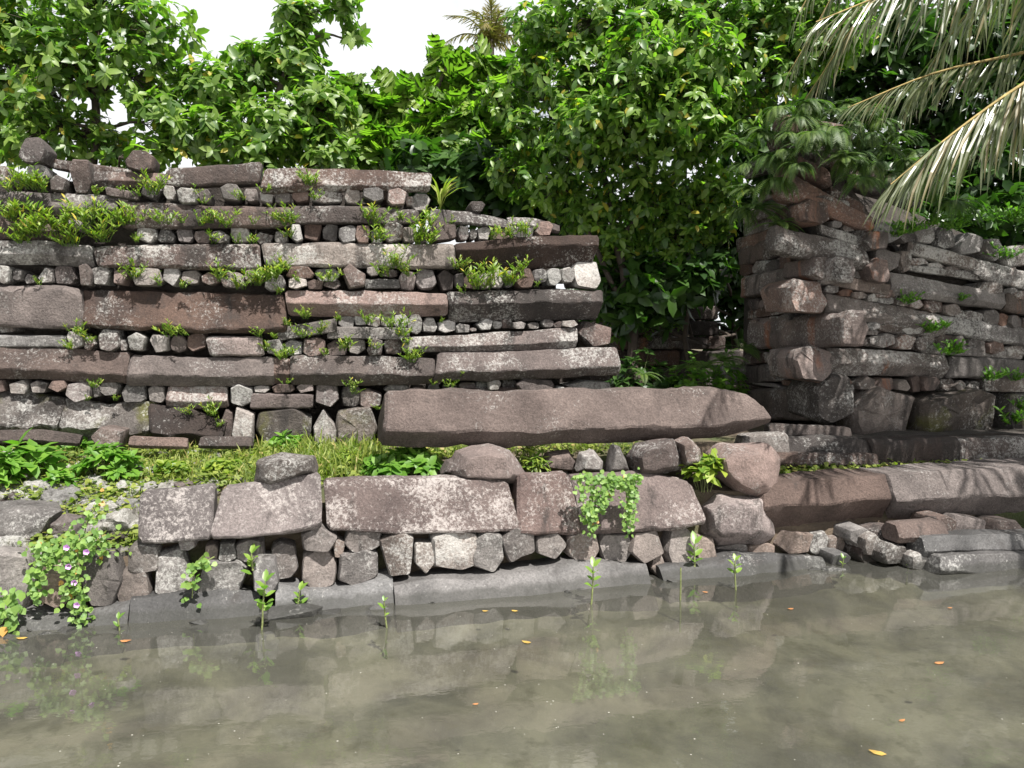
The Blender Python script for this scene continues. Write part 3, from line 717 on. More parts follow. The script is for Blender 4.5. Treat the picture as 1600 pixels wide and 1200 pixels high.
# ------------------------------------------------------------------ coral rubble slope on the left
spots = [(30, 828, .24, 'smooth grey oval boulder lying low on the rubble slope, cut by photo edge'), (95, 790, .16, None), (130, 800, .12, None), (60, 770, .12, None), (100, 830, .17, None), (185, 825, .20, 'large pitted coral rock leaning against the first canal log'), (20, 860, .13, None),
         (140, 765, .13, None), (170, 770, .11, None), (205, 768, .12, None), (235, 770, .1, None), (265, 768, .1, None), (60, 805, .12, None), (150, 835, .12, None), (90, 740, .12, None), (40, 745, .1, None), (215, 740, .1, None), (190, 720, .13, None), (262, 720, .13, None), (240, 745, .1, None), (120, 725, .1, None), (300, 735, .1, None),
         (340, 740, .09, None), (290, 765, .09, None), (330, 760, .08, None), (375, 758, .09, None), (20, 720, .12, None), (75, 705, .1, None), (230, 705, .1, None), (300, 705, .12, None), (360, 700, .1, None), (10, 790, .12, None), (75, 860, .1, None), (125, 855, .1, None), (345, 720, .09, None), (45, 800, .13, None), (110, 770, .13, None), (5, 815, .12, None), (165, 800, .12, None), (200, 795, .11, None), (85, 815, .1, None), (125, 785, .1, None), (15, 755, .11, None), (150, 740, .1, None), (60, 728, .1, None), (165, 715, .11, None), (205, 750, .1, None), (40, 848, .11, None), (180, 850, .1, None), (100, 850, .09, None), (600, 745, .1, None), (660, 748, .09, None), (875, 745, .1, None)]
def ground_at(px, py):
    d = ray(px, py); t = 4.0
    while t < 14:
        w = CAM+d*t; a = (w-RET.p).dot(RET.u); s = -(w-RET.p).dot(RET.n)
        if s > .16 and w.z <= ground_z(a, s): break
        t += .02
    return Vector((w.x, w.y, ground_z(a, max(s, .16)))), s
coral_n = 0
ordn = ['first', 'second', 'third', 'fourth', 'fifth', 'sixth', 'seventh', 'eighth', 'ninth', 'tenth', 'eleventh', 'twelfth', 'thirteenth', 'fourteenth', 'fifteenth', 'sixteenth', 'seventeenth', 'eighteenth', 'nineteenth', 'twentieth'] + ['%d-th' % i for i in range(21, 60)]
rest = sorted([s for s in spots if s[3] is None], key=lambda s: s[0])
bands = {}
for x, y, r_, lab in [s for s in spots if s[3]] + rest:
    p, s = ground_at(x, y)
    if lab is None:
        k = 'upper' if y < 735 else 'middle' if y < 780 else 'lower'; bands[k] = bands.get(k, 0)+1
        lab = '%s pitted coral rock from the left in the %s band of the rubble slope' % (ordn[bands[k]-1], k)
    smooth = 'smooth' in lab
    o = rock('coral_rock', p+Vector((0, 0, r_*.15)), (r_*(1.7 if smooth else 1.1), r_, r_*.72), M['grey'] if smooth else (M['coral'] if rng.random() < .75 else b), None, rng.randrange(9999), 22 if smooth else 13, 3, .5 if smooth else 2.4)
    tag(o, lab, 'rock', 'coral rubble on the slope')

def rubble_bits():
    V, F = [], []
    for i in range(900):
        x, y = rng.uniform(-60, 330), rng.uniform(700, 868)
        if x > 205 and y > 775: continue
        p, s_ = ground_at(x, y)
        if s_ < .16: continue
        r_ = rng.uniform(.025, .07); b0 = len(V); bm = bmesh.new(); bmesh.ops.create_icosphere(bm, subdivisions=1, radius=1); sd = rng.uniform(0, 50)
        for v in bm.verts:
            k = 1+.75*noise.noise(v.co*1.3+Vector((sd, 0, 0))); V.append(p+Vector((v.co.x*r_*k*1.2, v.co.y*r_*k, v.co.z*r_*k*.8+r_*.1)))
        for f in bm.faces: F.append(tuple(b0+v.index for v in f.verts))
        bm.free()
    tag(build('coral_gravel', V, F, M['coral'], None, 10), 'small broken coral pieces scattered over the left slope', 'gravel', kind='stuff')
rubble_bits()

# ------------------------------------------------------------------ leaves as arrays
def norm(A): return A/np.maximum(np.linalg.norm(A, axis=-1, keepdims=True), 1e-9)
LEAF = (np.array([(0, 0, 0), (-.22, .28, .05), (0, .28, 0), (.22, .28, .05), (-.2, .68, .02), (0, .68, -.03), (.2, .68, .02), (0, 1, -.12)]),
        np.array([(0, 2, 1), (0, 3, 2), (1, 2, 5), (1, 5, 4), (2, 3, 6), (2, 6, 5), (4, 5, 7), (5, 6, 7)]))
NARROW = (np.array([(0, 0, 0), (-.07, .4, .02), (.07, .4, .02), (-.05, .75, -.05), (.05, .75, -.05), (0, 1, -.16)]), np.array([(0, 2, 1), (1, 2, 4), (1, 4, 3), (3, 4, 5)]))
ROUND = (np.array([(0, 0, 0), (-.35, .1, .05), (-.45, .5, .03), (0, .5, -.04), (.45, .5, .03), (.35, .1, .05), (0, 1, -.08)]), np.array([(0, 3, 1), (1, 3, 2), (2, 3, 6), (3, 4, 6), (5, 4, 3), (0, 5, 3)]))
def lobed():
    V, F = [(0, 0, 0)], []
    rim = [(.05, .02), (.26, .10), (.30, .22), (.13, .25), (.36, .36), (.40, .50), (.15, .47), (.36, .62), (.36, .76), (.13, .68), (.25, .86), (.22, .97), (.08, .86), (0, 1.08)]
    for sgn in (-1, 1):
        b0 = len(V)
        for x, y in rim: V += [(0, y, -.14*y*y), (sgn*x, y, .08*x-.14*y*y)]
        for i in range(len(rim)-1):
            q = b0+2*i; F += [(q, q+1, q+3), (q, q+3, q+2)]
    return np.array(V), np.array(F)
LOBED = lobed()
def place(tpl, P, ax, nm, size, tint):
    tv, tf = tpl; ax = norm(ax); sd = norm(np.cross(ax, nm)); nn = np.cross(sd, ax)
    V = P[:, None, :] + size[:, None, None]*(tv[None, :, 0:1]*sd[:, None, :]+tv[None, :, 1:2]*ax[:, None, :]+tv[None, :, 2:3]*nn[:, None, :])
    N, k = len(P), len(tv)
    T = tf[None]+(np.arange(N)*k)[:, None, None]
    return V.reshape(-1, 3), T.reshape(-1, 3), np.repeat(tint, k)
def tints(n, yellow=.015):
    t = nrg.random(n)**1.2*.88
    t[nrg.random(n) < yellow] = 1.0
    return t
def whorls(C, G, m, tpl, size, droop=.35, beta=(50, 105), yellow=.015):
    """m leaves round every twig end C with direction G"""
    n = len(C); G = norm(G)
    h = np.where(np.abs(G[:, 2:3]) < .9, np.array([[0, 0, 1.]]), np.array([[1., 0, 0]])); e1 = norm(np.cross(G, h)); e2 = np.cross(G, e1)
    P, A, Nn = [], [], []
    ph = nrg.random(n)*6.283
    for j in range(m):
        f = ph+j*2.4+nrg.normal(0, .25, n); bt = np.radians(nrg.uniform(beta[0], beta[1], n))
        rad = np.cos(f)[:, None]*e1+np.sin(f)[:, None]*e2
        ax = G*np.cos(bt)[:, None]+rad*np.sin(bt)[:, None]; ax[:, 2] -= droop*nrg.random(n)
        P.append(C-G*(j*.02*size)); A.append(ax); Nn.append(G+np.array([0, 0, .35])+nrg.normal(0, .25, (n, 3)))
    P, A, Nn = map(np.concatenate, (P, A, Nn)); N = len(P)
    tn = tints(N, yellow); off_ = np.tile(nrg.normal(0, .22, n), m); tn = np.where(tn < .95, np.clip(tn+off_, 0, .88), tn)
    return place(tpl, P, A, Nn, size*nrg.uniform(.45, 1.25, N), tn)
def tube(path, r0, r1, ns=6):
    path = [Vector(p) for p in path]; V, T = [], []
    n = len(path)
    for i, p in enumerate(path):
        d = (path[min(i+1, n-1)]-path[max(i-1, 0)]).normalized()
        e1 = d.cross(Vector((.3, .9, .2))).normalized(); e2 = d.cross(e1); r = r0+(r1-r0)*i/(n-1)
        for j in range(ns):
            f = 6.283*j/ns; V.append(p+(e1*math.cos(f)+e2*math.sin(f))*r)
    for i in range(n-1):
        for j in range(ns):
            k = (j+1) % ns; a, b_, c, d_2 = i*ns+j, i*ns+k, (i+1)*ns+k, (i+1)*ns+j
            T += [(a, b_, c), (a, c, d_2)]
    return np.array([tuple(v) for v in V]), np.array(T), np.zeros(len(V))
def wob(p0, p1, n=5, amp=.08, r=None):
    r = r or rng; p0, p1 = Vector(p0), Vector(p1); L = (p1-p0).length
    return [p0+(p1-p0)*(i/n)+(Vector((r.uniform(-1, 1), r.uniform(-1, 1), r.uniform(-1, 1)))*amp*L*math.sin(math.pi*i/n)) for i in range(n+1)]
def tree(name, label, cat, trunks, blobs, nclu, leaf, size, mat, m=8, group=None, r0=.07, droop=.35, yellow=.015, depth=1.1, twig=.5, beta=(50, 105)):
    """trunks: polylines of points with radius; blobs: (px, py, Y, radius)"""
    base = Vector(trunks[0][0])
    root = empty(name, base, label, cat, group)
    tp = []; joints = []
    for k, tr in enumerate(trunks):
        P = []
        for i in range(len(tr)-1): P += wob(tr[i], tr[i+1], 4, .05)[:-1]
        P.append(Vector(tr[-1])); rr = r0*(1 if k == 0 else .6)
        tp.append(tube(P, rr, rr*.35, 8)); joints += P[2:]
    C, G = [], []
    tot = sum(b_[3]**2 for b_ in blobs)
    tw = []
    for x, y, Y, r_ in blobs:
        c = at(x, y, Y); n = max(4, int(nclu*r_**2/tot))
        j = min(joints, key=lambda q: (q-c).length+max(0, q.z-c.z)*2)
        lp = wob(j, c, 5, .12); tp.append(tube(lp, r0*.4, r0*.12, 5))
        v = norm(nrg.normal(0, 1, (n, 3))); rad = nrg.random(n)**.45
        pos = v*rad[:, None]*np.array([r_, r_*depth, r_*.9])
        g = v*.9+np.array([0, 0, .55])+nrg.normal(0, .35, (n, 3))
        for i in range(n):
            q = Vector((pos[i]+np.array(c)).tolist()); C.append(q)
            if nrg.random() < twig:
                s_ = lp[rng.choice((3, 4, 5))]
                tw.append(tube(wob(s_, q, 3, .12), r0*.1, r0*.045, 3))
        G.append(g)
    tr_ = merge(tp); np_mesh('trunk', tr_[0], tr_[1], M['bark'], root, None, True)
    if tw:
        q = merge(tw); tag(np_mesh('twigs', q[0], q[1], M['bark'], root, None, True), kind='stuff')
    V, T, c = whorls(np.array([tuple(v) for v in C]), np.concatenate(G), m, leaf, size, droop, beta, yellow)
    tag(np_mesh('crown', V, T, mat, root, c), kind='stuff')
    return root
Z0 = .85
def gp(px, Y): q = at(px, 600, Y); return Vector((q.x, q.y, Z0))
tree('noni_tree', 'leafy tree with big glossy leaves behind the left part of the tall wall', 'tree',
     [[gp(150, 10.6), at(150, 200, 10.6), at(153, 70, 10.6), at(140, -80, 10.6)], [at(150, 150, 10.6), at(230, 60, 10.4)], [at(150, 160, 10.6), at(60, 60, 10.7)]],
     [(50, 40, 10.6, .75), (150, 10, 10.5, .75), (235, 40, 10.4, .55), (100, 110, 10.3, .7), (210, 120, 10.4, .6), (20, 140, 10.8, .7), (60, 210, 10.5, .6), (130, 215, 10.6, .5), (265, 180, 10.3, .45), (-40, 60, 10.7, .8), (-50, 200, 10.6, .7), (250, 235, 10.2, .35), (190, 230, 10.6, .35)], 1150, LEAF, .17, M['leaf'], yellow=.025)
tree('noni_tree', 'leafy tree with a tall leaning shoot behind the second course centre', 'tree',
     [[gp(405, 10.8), at(400, 230, 10.8), at(440, 130, 10.8), at(468, 40, 10.8), at(500, -40, 10.8)], [at(400, 220, 10.8), at(330, 130, 10.6)], [at(420, 180, 10.8), at(500, 170, 10.7)]],
     [(330, 140, 10.6, .5), (390, 110, 10.8, .42), (460, 95, 10.8, .42), (470, 30, 10.8, .34), (535, 10, 10.8, .26), (555, 55, 10.8, .14), (350, 215, 10.4, .5), (430, 200, 10.5, .55), (500, 170, 10.7, .5), (510, 235, 10.5, .4), (290, 215, 10.3, .3), (400, 240, 10.3, .45), (300, 120, 10.7, .2)], 960, LEAF, .165, M['leaf'], yellow=.02)
tree('breadfruit_tree', 'pale green tree with lobed leaves in the dip of the skyline', 'tree',
     [[gp(640, 13.2), at(640, 250, 13.2), at(700, 100, 13.2)], [at(640, 260, 13.2), at(560, 170, 13.2)], [at(650, 240, 13.2), at(760, 140, 13.4)]],
     [(545, 165, 13, .4), (600, 195, 13, .45), (615, 140, 13, .12), (570, 245, 12.6, .5), (650, 215, 13, .4), (690, 150, 13.2, .25), (700, 215, 12.8, .5), (740, 165, 13.3, .4), (690, 95, 13.3, .1), (770, 210, 13, .5), (640, 255, 12.5, .4), (720, 255, 12.6, .4), (790, 140, 13.4, .4), (520, 205, 12.8, .35), (755, 105, 13.4, .2)], 330, LOBED, .42, M['bread'], 6, droop=.2, beta=(35, 90), r0=.09, yellow=0)
tree('gate_tree', 'big dense tree filling the gap above the gate', 'tree',
     [[gp(1000, 10.9), at(985, 480, 10.9), at(960, 370, 10.9), at(938, 230, 10.9), at(945, 120, 10.8), at(990, -30, 10.7)], [at(960, 380, 10.9), at(1070, 260, 10.9), at(1075, 110, 10.8), at(1110, -40, 10.7)], [at(1070, 260, 10.9), at(1200, 110, 10.6), at(1290, 30, 10.4)], [gp(1080, 11.3), at(1075, 400, 11.3), at(1072, 260, 11.1)], [at(985, 480, 10.9), at(900, 330, 10.9), at(860, 200, 10.9)]],
     [(850, 40, 11, .55), (930, 30, 10.8, .7), (1020, 40, 10.7, .7), (1110, 30, 10.6, .7), (1200, 40, 10.5, .7), (1280, 20, 10.3, .6), (845, 120, 11, .5), (910, 130, 10.7, .65), (1000, 130, 10.5, .7), (1090, 130, 10.4, .7), (1180, 120, 10.4, .65), (1260, 80, 10.2, .5), (1320, 60, 10, .4),
      (840, 215, 10.9, .5), (900, 230, 10.6, .6), (990, 220, 10.4, .65), (1080, 220, 10.3, .6), (1150, 190, 10.3, .45), (850, 290, 10.8, .45), (920, 320, 11, .55), (1000, 310, 10.9, .6), (1070, 320, 10.8, .5), (1120, 290, 10.6, .35), (960, 375, 11.1, .45), (1050, 370, 11, .5), (1110, 350, 10.9, .35), (930, 420, 11.6, .4), (780, 160, 11.2, .35), (800, 270, 11.2, .4), (1000, 500, 12.2, .35), (950, 515, 12.2, .3), (1100, 440, 11.9, .3), (1055, 490, 12.1, .3), (1120, 320, 10.6, .3), (980, 160, 9.9, .5), (1070, 170, 9.8, .5), (1000, 80, 9.8, .5), (1090, 80, 9.8, .5), (920, 190, 10, .45), (1230, 5, 10.4, .6)], 5000, LEAF, .14, M['leaf_big'], 7, r0=.075, yellow=.03, droop=.55, beta=(55, 120))
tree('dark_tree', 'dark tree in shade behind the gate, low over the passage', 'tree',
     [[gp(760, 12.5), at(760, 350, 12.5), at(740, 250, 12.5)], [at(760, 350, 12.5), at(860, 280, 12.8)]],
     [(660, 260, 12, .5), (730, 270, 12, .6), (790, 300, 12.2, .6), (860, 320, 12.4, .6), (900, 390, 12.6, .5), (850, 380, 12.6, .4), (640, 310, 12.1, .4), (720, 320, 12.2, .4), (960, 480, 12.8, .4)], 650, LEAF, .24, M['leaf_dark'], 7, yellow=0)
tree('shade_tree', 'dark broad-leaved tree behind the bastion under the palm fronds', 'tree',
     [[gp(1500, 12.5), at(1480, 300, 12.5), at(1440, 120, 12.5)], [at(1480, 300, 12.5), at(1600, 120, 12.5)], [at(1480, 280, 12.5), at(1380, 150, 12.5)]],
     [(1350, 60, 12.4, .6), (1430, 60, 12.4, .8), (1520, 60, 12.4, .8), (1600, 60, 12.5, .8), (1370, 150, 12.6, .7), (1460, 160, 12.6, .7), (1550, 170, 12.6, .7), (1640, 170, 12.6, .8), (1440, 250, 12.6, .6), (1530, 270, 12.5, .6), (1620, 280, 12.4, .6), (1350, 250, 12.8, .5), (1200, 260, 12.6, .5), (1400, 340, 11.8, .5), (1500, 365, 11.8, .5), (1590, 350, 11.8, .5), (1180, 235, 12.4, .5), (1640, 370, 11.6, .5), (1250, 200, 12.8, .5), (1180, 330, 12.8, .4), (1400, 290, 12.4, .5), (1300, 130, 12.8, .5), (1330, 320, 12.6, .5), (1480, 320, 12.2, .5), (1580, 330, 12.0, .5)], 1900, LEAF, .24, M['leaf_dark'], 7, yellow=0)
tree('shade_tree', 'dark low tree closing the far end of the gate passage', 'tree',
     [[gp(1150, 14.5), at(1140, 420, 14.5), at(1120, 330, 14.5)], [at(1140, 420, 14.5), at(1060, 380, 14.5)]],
     [(1130, 340, 14.5, .7), (1050, 380, 14.5, .7), (1150, 420, 14.6, .6), (980, 430, 14.5, .7), (1060, 450, 14.6, .6), (1000, 520, 14.5, .6), (1140, 520, 14.8, .25), (920, 480, 14.5, .6), (1080, 330, 14.5, .6), (1000, 380, 14.6, .6), (1180, 370, 14.4, .5), (940, 400, 14.6, .5), (1090, 500, 14.8, .35), (1150, 470, 14.2, .35), (1120, 420, 14, .4), (1175, 500, 14, .2), (1010, 440, 10.9, .45), (985, 490, 10.9, .3), (1075, 440, 10.9, .4), (950, 460, 11.1, .35), (1110, 410, 10.9, .3), (1040, 490, 11.2, .25), (1110, 530, 14.2, .2)], 1500, LEAF, .25, M['leaf_dark'], 7, yellow=0)  # near blobs: low gate foliage, its shade put into the darker leaf colour

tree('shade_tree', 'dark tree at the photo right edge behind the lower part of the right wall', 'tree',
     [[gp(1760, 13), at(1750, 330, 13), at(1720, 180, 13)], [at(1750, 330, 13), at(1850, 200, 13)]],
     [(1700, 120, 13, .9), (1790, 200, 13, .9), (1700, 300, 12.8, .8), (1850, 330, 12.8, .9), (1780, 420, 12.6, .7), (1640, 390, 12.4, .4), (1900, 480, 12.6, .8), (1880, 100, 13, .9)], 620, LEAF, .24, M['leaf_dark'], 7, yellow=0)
# the tree on the right bank whose crown hangs over the frame and shades the bastion
def tree_at(name, label, trunks, blobs, nclu, size, mat, r0):
    global at
    keep = at; at = lambda x, y, z: Vector((x, y, z))
    o = tree(name, label, 'tree', trunks, blobs, nclu, LEAF, size, mat, 7, r0=r0, yellow=.01, depth=1.0); at = keep; return o
tree_at('bank_tree', 'overhanging tree on the right bank that shades the bastion', [[(8.6, 8.4, .7), (8.2, 8.0, 3.5), (7.2, 7.4, 5.6)], [(8.2, 8.0, 3.5), (7.4, 5.8, 5.8)], [(7.2, 7.4, 5.6), (5.2, 7.0, 6.3)]],
        [(x, y, z, r) for x, y, z, r in ((4.5, 6.9, 6.3, .4), (5.2, 6.9, 6.4, .65), (5.9, 7.0, 6.4, .7), (6.7, 7.1, 6.2, .7), (7.4, 7.2, 6.2, .7), (6.2, 5.8, 6.2, .7), (7.0, 5.8, 6.2, .7), (6.9, 4.9, 6.2, .6), (7.2, 4.6, 6.2, .7), (7.9, 5.6, 6.2, .8), (7.2, 3.9, 6.2, .6))], 240, .26, M['leaf'], .14)

# ------------------------------------------------------------------ palms
def frond_arrays(path, n, L0, L1, sag=1.0, wid=.028, seed=0):
    """leaflets along a curved rachis: positions, axes, normals, lengths"""
    r = np.random.default_rng(seed); path = [np.array(p) for p in path]
    seg = np.array([np.linalg.norm(path[i+1]-path[i]) for i in range(len(path)-1)]); cum = np.concatenate([[0], np.cumsum(seg)])
    out = []
    for i in range(n):
        t = (i+.5)/n; s_ = t*cum[-1]; k = min(np.searchsorted(cum, s_)-1, len(seg)-1); k = max(k, 0)
        p = path[k]+(path[k+1]-path[k])*((s_-cum[k])/seg[k]); d = (path[k+1]-path[k])/seg[k]
        side = np.cross(d, [0, 0, 1]); side /= np.linalg.norm(side)+1e-9; up = np.cross(side, d)
        L = L0+(L1-L0)*t; L *= .55+.45*min(1, (1-t)*6+.2)
        for sg in (-1, 1):
            ax = d*(.30+1.5*t**3)+side*sg*(.62-.3*t)+np.array([0, 0, -1])*sag*r.uniform(.45, 1.25)+r.normal(0, .17, 3)
            out.append((p, ax/np.linalg.norm(ax), up+side*sg*.4+r.normal(0, .15, 3), L*r.uniform(.85, 1.1)))
    return out
LFT = (np.array([(-.006, 0, 0), (.006, 0, 0), (-.022, .2, .012), (0, .2, 0), (.022, .2, .012), (-.02, .55, -.01), (0, .55, -.025), (.02, .55, -.01), (-.01, .85, -.09), (.01, .85, -.09), (0, 1, -.15)]),
       [(0, 1, 3), (0, 3, 2), (1, 4, 3), (2, 3, 6), (2, 6, 5), (3, 4, 7), (3, 7, 6), (5, 6, 8), (6, 9, 8), (6, 7, 9), (8, 9, 10)])
def leaflet_mesh(t):
    me = bpy.data.meshes.new('leaflet'); me.from_pydata(LFT[0].tolist(), [], LFT[1])
    a = me.attributes.new('tint', 'FLOAT', 'POINT'); a.data.foreach_set('value', np.full(len(LFT[0]), t, dtype=np.float32))
    me.materials.append(M['palm']); return me
LMS = [leaflet_mesh(t) for t in (.05, .3, .55, .8, .98)]
palm = empty('coconut_palm', (6.6, 7.6, .7), 'coconut palm reaching its drooping fronds into the top right corner', 'palm')
hub = at(1880, -40, 6.6)
q = tube(wob((6.6, 7.6, .6), hub, 6, .02), .15, .11, 10); np_mesh('trunk', q[0], q[1], M['palmbark'], palm, None, True)
def crv(pts, n=14):
    """smooth path through points"""
    P = [Vector(p) for p in pts]; P = [P[0]*2-P[1]]+P+[P[-1]*2-P[-2]]; out = []
    for i in range(1, len(P)-2):
        for k in range(n//(len(pts)-1)+1):
            t = k/(n//(len(pts)-1)+1); a, b2, c, d = P[i-1:i+3]
            out.append(.5*((2*b2)+(c-a)*t+(2*a-5*b2+4*c-d)*t*t+(3*b2-a-3*c+d)*t**3))
    return out+[P[-2]]
FR = [([hub, at(1650, -75, 6.5), at(1500, -50, 6.4), at(1400, -16, 6.3), at(1275, 34, 6.2)], 66, 1.05, .5, 'upper frond cut by the top photo edge', 1.),
      ([hub, at(1700, 55, 6.9), at(1590, 84, 6.95), at(1460, 114, 7.0), at(1325, 168, 7.05)], 80, .62, .36, 'thin middle frond arching left', 1.1),
      ([hub, at(1720, 60, 6.3), at(1600, 130, 6.2), at(1500, 200, 6.1), at(1392, 288, 6.05)], 92, 1.15, .6, 'wide lower frond hanging in front of the bastion', .9)]
for pts, n, L0, L1, lab, sag in FR:
    P = crv(pts); t_ = tube(P, .022, .004, 6)
    fo = np_mesh('frond', t_[0], t_[1], M['rachis'], palm, None, True); fo['label'] = lab
    wl = palm.location+fo.location
    A = frond_arrays([tuple(v) for v in P], n, L0, L1, sag, seed=n+len(lab))
    if 'thin' in lab:
        V, T, c = place((LFT[0]*np.array([1.2, 1, 1]), np.array(LFT[1])), np.array([a[0] for a in A]), np.array([a[1] for a in A]), np.array([a[2] for a in A]), np.array([a[3] for a in A]), nrg.random(len(A)))
        tag(np_mesh('leaflets', V, T, M['palm'], fo, c), kind='stuff'); continue
    for p, ax, nm, L in A:
        y = Vector(ax); x = y.cross(Vector(nm)).normalized(); z = x.cross(y)
        o = bpy.data.objects.new('leaflet', rng.choice(LMS)); col.objects.link(o); o.parent = fo
        Mx = Matrix((x, y, z)).transposed().to_4x4(); wf = min(L*.95, .85)
        o.matrix_basis = Matrix.Translation(Vector(p)-wl) @ Mx @ Matrix.Diagonal((wf, L, L, 1))
TPLF = (LFT[0], np.array(LFT[1]))
for k, (az, rise, ln) in enumerate([(20, .5, 3), (65, .9, 3), (110, .6, 3), (150, 1.3, 3.2), (-35, .4, 3), (-80, .8, 3), (-130, .7, 3.0), (178, 1.5, 3.2), (-155, 1.1, 3.2), (135, .9, 3.3)]):
    d = Vector((math.cos(R(az)), math.sin(R(az)), 0)); P = crv([hub, hub+d*ln*.35+Vector((0, 0, rise)), hub+d*ln*.7+Vector((0, 0, rise*.9)), hub+d*ln+Vector((0, 0, rise*.1-.4))])
    t_ = tube(P, .022, .004, 5); fo = np_mesh('frond', t_[0], t_[1], M['rachis'], palm, None, True)
    A = frond_arrays([tuple(v) for v in P], 60, .9, .45, .9, seed=k)
    V, T, c = place(TPLF, np.array([a[0] for a in A]), np.array([a[1] for a in A]), np.array([a[2] for a in A]), np.array([a[3] for a in A]), nrg.random(len(A)))
    tag(np_mesh('leaflets', V, T, M['palm'], fo, c), kind='stuff')
fp = empty('far_palm', gp(760, 42), 'distant coconut palm with upright brownish crown above the skyline dip', 'palm')
hb = at(768, 62, 42); q = tube(wob(fp.location, hb, 5, .01), .2, .14, 8); np_mesh('trunk', q[0], q[1], M['palmbark'], fp, None, True)
for az, el, ln in [(90, 88, 2.4), (60, 75, 2.3), (120, 72, 2.3), (10, 60, 2.4), (175, 58, 2.4), (-20, 30, 2.7), (200, 34, 2.9), (180, 8, 2.9), (0, 5, 2.8), (-60, 50, 2.2), (240, 40, 2.4), (-90, 70, 2.2), (-100, 15, 2.4), (195, -25, 2.4), (-12, -35, 2.3), (45, 20, 2.5)]:
    d = Vector((math.cos(R(az))*math.cos(R(el)), math.sin(R(az))*math.cos(R(el)), math.sin(R(el))))
    P = crv([hb, hb+d*ln*.5+Vector((0, 0, .1)), hb+d*ln+Vector((0, 0, -.75*math.cos(R(el))-.1))], 8); t_ = tube(P, .05, .015, 4)
    A = frond_arrays([tuple(v) for v in P], 34, .75, .4, .45, seed=az+200)
    V, T, c = place((TPLF[0]*np.array([2.2, 1, 1]), TPLF[1]), np.array([a[0] for a in A]), np.array([a[1] for a in A]), np.array([a[2] for a in A]), np.array([a[3] for a in A]), nrg.random(len(A)))
    V, T, c = merge([t_, (V, T, c)]); np_mesh('frond', V, T, M['palmfar'], fp, c)

# ------------------------------------------------------------------ ferns on the bastion
def fern_mesh(P0, dirs, L, sag, tpl=NARROW, pin=22, wid=.19):
    parts = []
    for d in dirs:
        d = Vector(d).normalized(); P = []
        p = Vector(P0); v = d.copy(); ln = L*rng.uniform(.7, 1.2)
        for i in range(pin+1):
            P.append(p.copy()); p += v*(ln/pin); v = (v+Vector((0, 0, -sag/pin))).normalized()
        parts.append(tube(P[::4]+[P[-1]], .006, .002, 3))
        A, N, S, Q = [], [], [], []
        for i in range(1, pin):
            dd = (P[i+1]-P[i-1]).normalized(); sd = dd.cross(Vector((0, 0, 1)))
            if sd.length < .05: sd = Vector((1, 0, 0))
            sd.normalize(); up = sd.cross(dd); t = i/pin
            for sg in (-1, 1):
                Q.append(P[i]); A.append(sd*sg+dd*.45); N.append(up); S.append(ln*wid*math.sin(math.pi*min(1, .18+t*.85))**.8)
        f = lambda X: np.array([tuple(x) for x in X])
        tn = np.clip(np.full(len(S), rng.random())+nrg.normal(0, .08, len(S)), 0, .9)
        tp = (tpl[0]*np.array([1.35, 1, 1]), tpl[1])
        parts.append(place(tp, f(Q), f(A), f(N), np.array(S), tn))
    return merge(parts)
ferns = []
for x, y, Y in [(1150, 225, 9.3), (1165, 262, 9.1), (1178, 300, 9.0), (1190, 210, 9.0), (1205, 250, 8.8), (1212, 285, 8.75), (1215, 175, 8.9), (1232, 215, 8.6), (1248, 190, 8.7), (1255, 235, 8.45), (1275, 165, 8.8), (1282, 205, 8.55), (1300, 180, 8.8), (1310, 228, 8.55), (1322, 165, 9.0), (1262, 165, 8.7), (1225, 240, 8.6), (1268, 215, 8.4), (1300, 205, 8.5), (1245, 262, 8.4), (1320, 250, 8.45),
               (1330, 198, 8.8), (1338, 245, 8.6), (1350, 175, 9.0), (1358, 215, 8.8), (1362, 262, 8.6), (1378, 195, 9.0), (1385, 238, 8.8), (1392, 275, 8.65), (1405, 215, 9.0), (1415, 255, 8.8), (1430, 240, 9.0), (1440, 280, 8.8), (1160, 330, 9.2), (1185, 330, 9.0), (1345, 285, 8.5), (1460, 300, 8.9), (1490, 320, 8.9)]:
    ferns.append((x, y, Y))
ferns.sort()
for i, (x, y, Y) in enumerate(ferns):
    p = at(x, y-4, Y-.22); dirs = [(math.cos(t), math.sin(t)-.45, rng.uniform(-.2, .8)) for t in [rng.uniform(0, 6.28) for _ in range(22)]]
    V, T, c = fern_mesh(p, dirs, rng.uniform(.24, .4), rng.uniform(1.2, 3.2))
    tag(np_mesh('fern', V, T, M['fern'], None, c), '%s hanging fern from the left in the fringe on the bastion top' % ordn[i], 'fern', 'ferns on the bastion top')
for x, y, Y, L, lab in [(1215, 350, 8.6, .35, 'bright fern tuft on the passage side of the bastion corner'), (1130, 565, 9.6, .4, 'fern clump on the low block at the passage foot'), (1070, 575, 10.2, .3, 'leafy fern between gate and bastion behind the beam'), (1005, 585, 9.6, .25, 'dark fern beside the end of the tall wall'), (1160, 545, 10, .4, 'fern on the passage face of the bastion low down'), (1100, 575, 9.5, .35, 'small bright fern on rubble in the gate')]:
    p = at(x, y, Y); V, T, c = fern_mesh(p, [(math.cos(t), math.sin(t)-.2, rng.uniform(.2, 1)) for t in [rng.uniform(0, 6.28) for _ in range(14)]], L, 1.5)
    tag(np_mesh('fern', V, T, M['fern'], None, c), lab, 'fern', 'ferns about the gate')

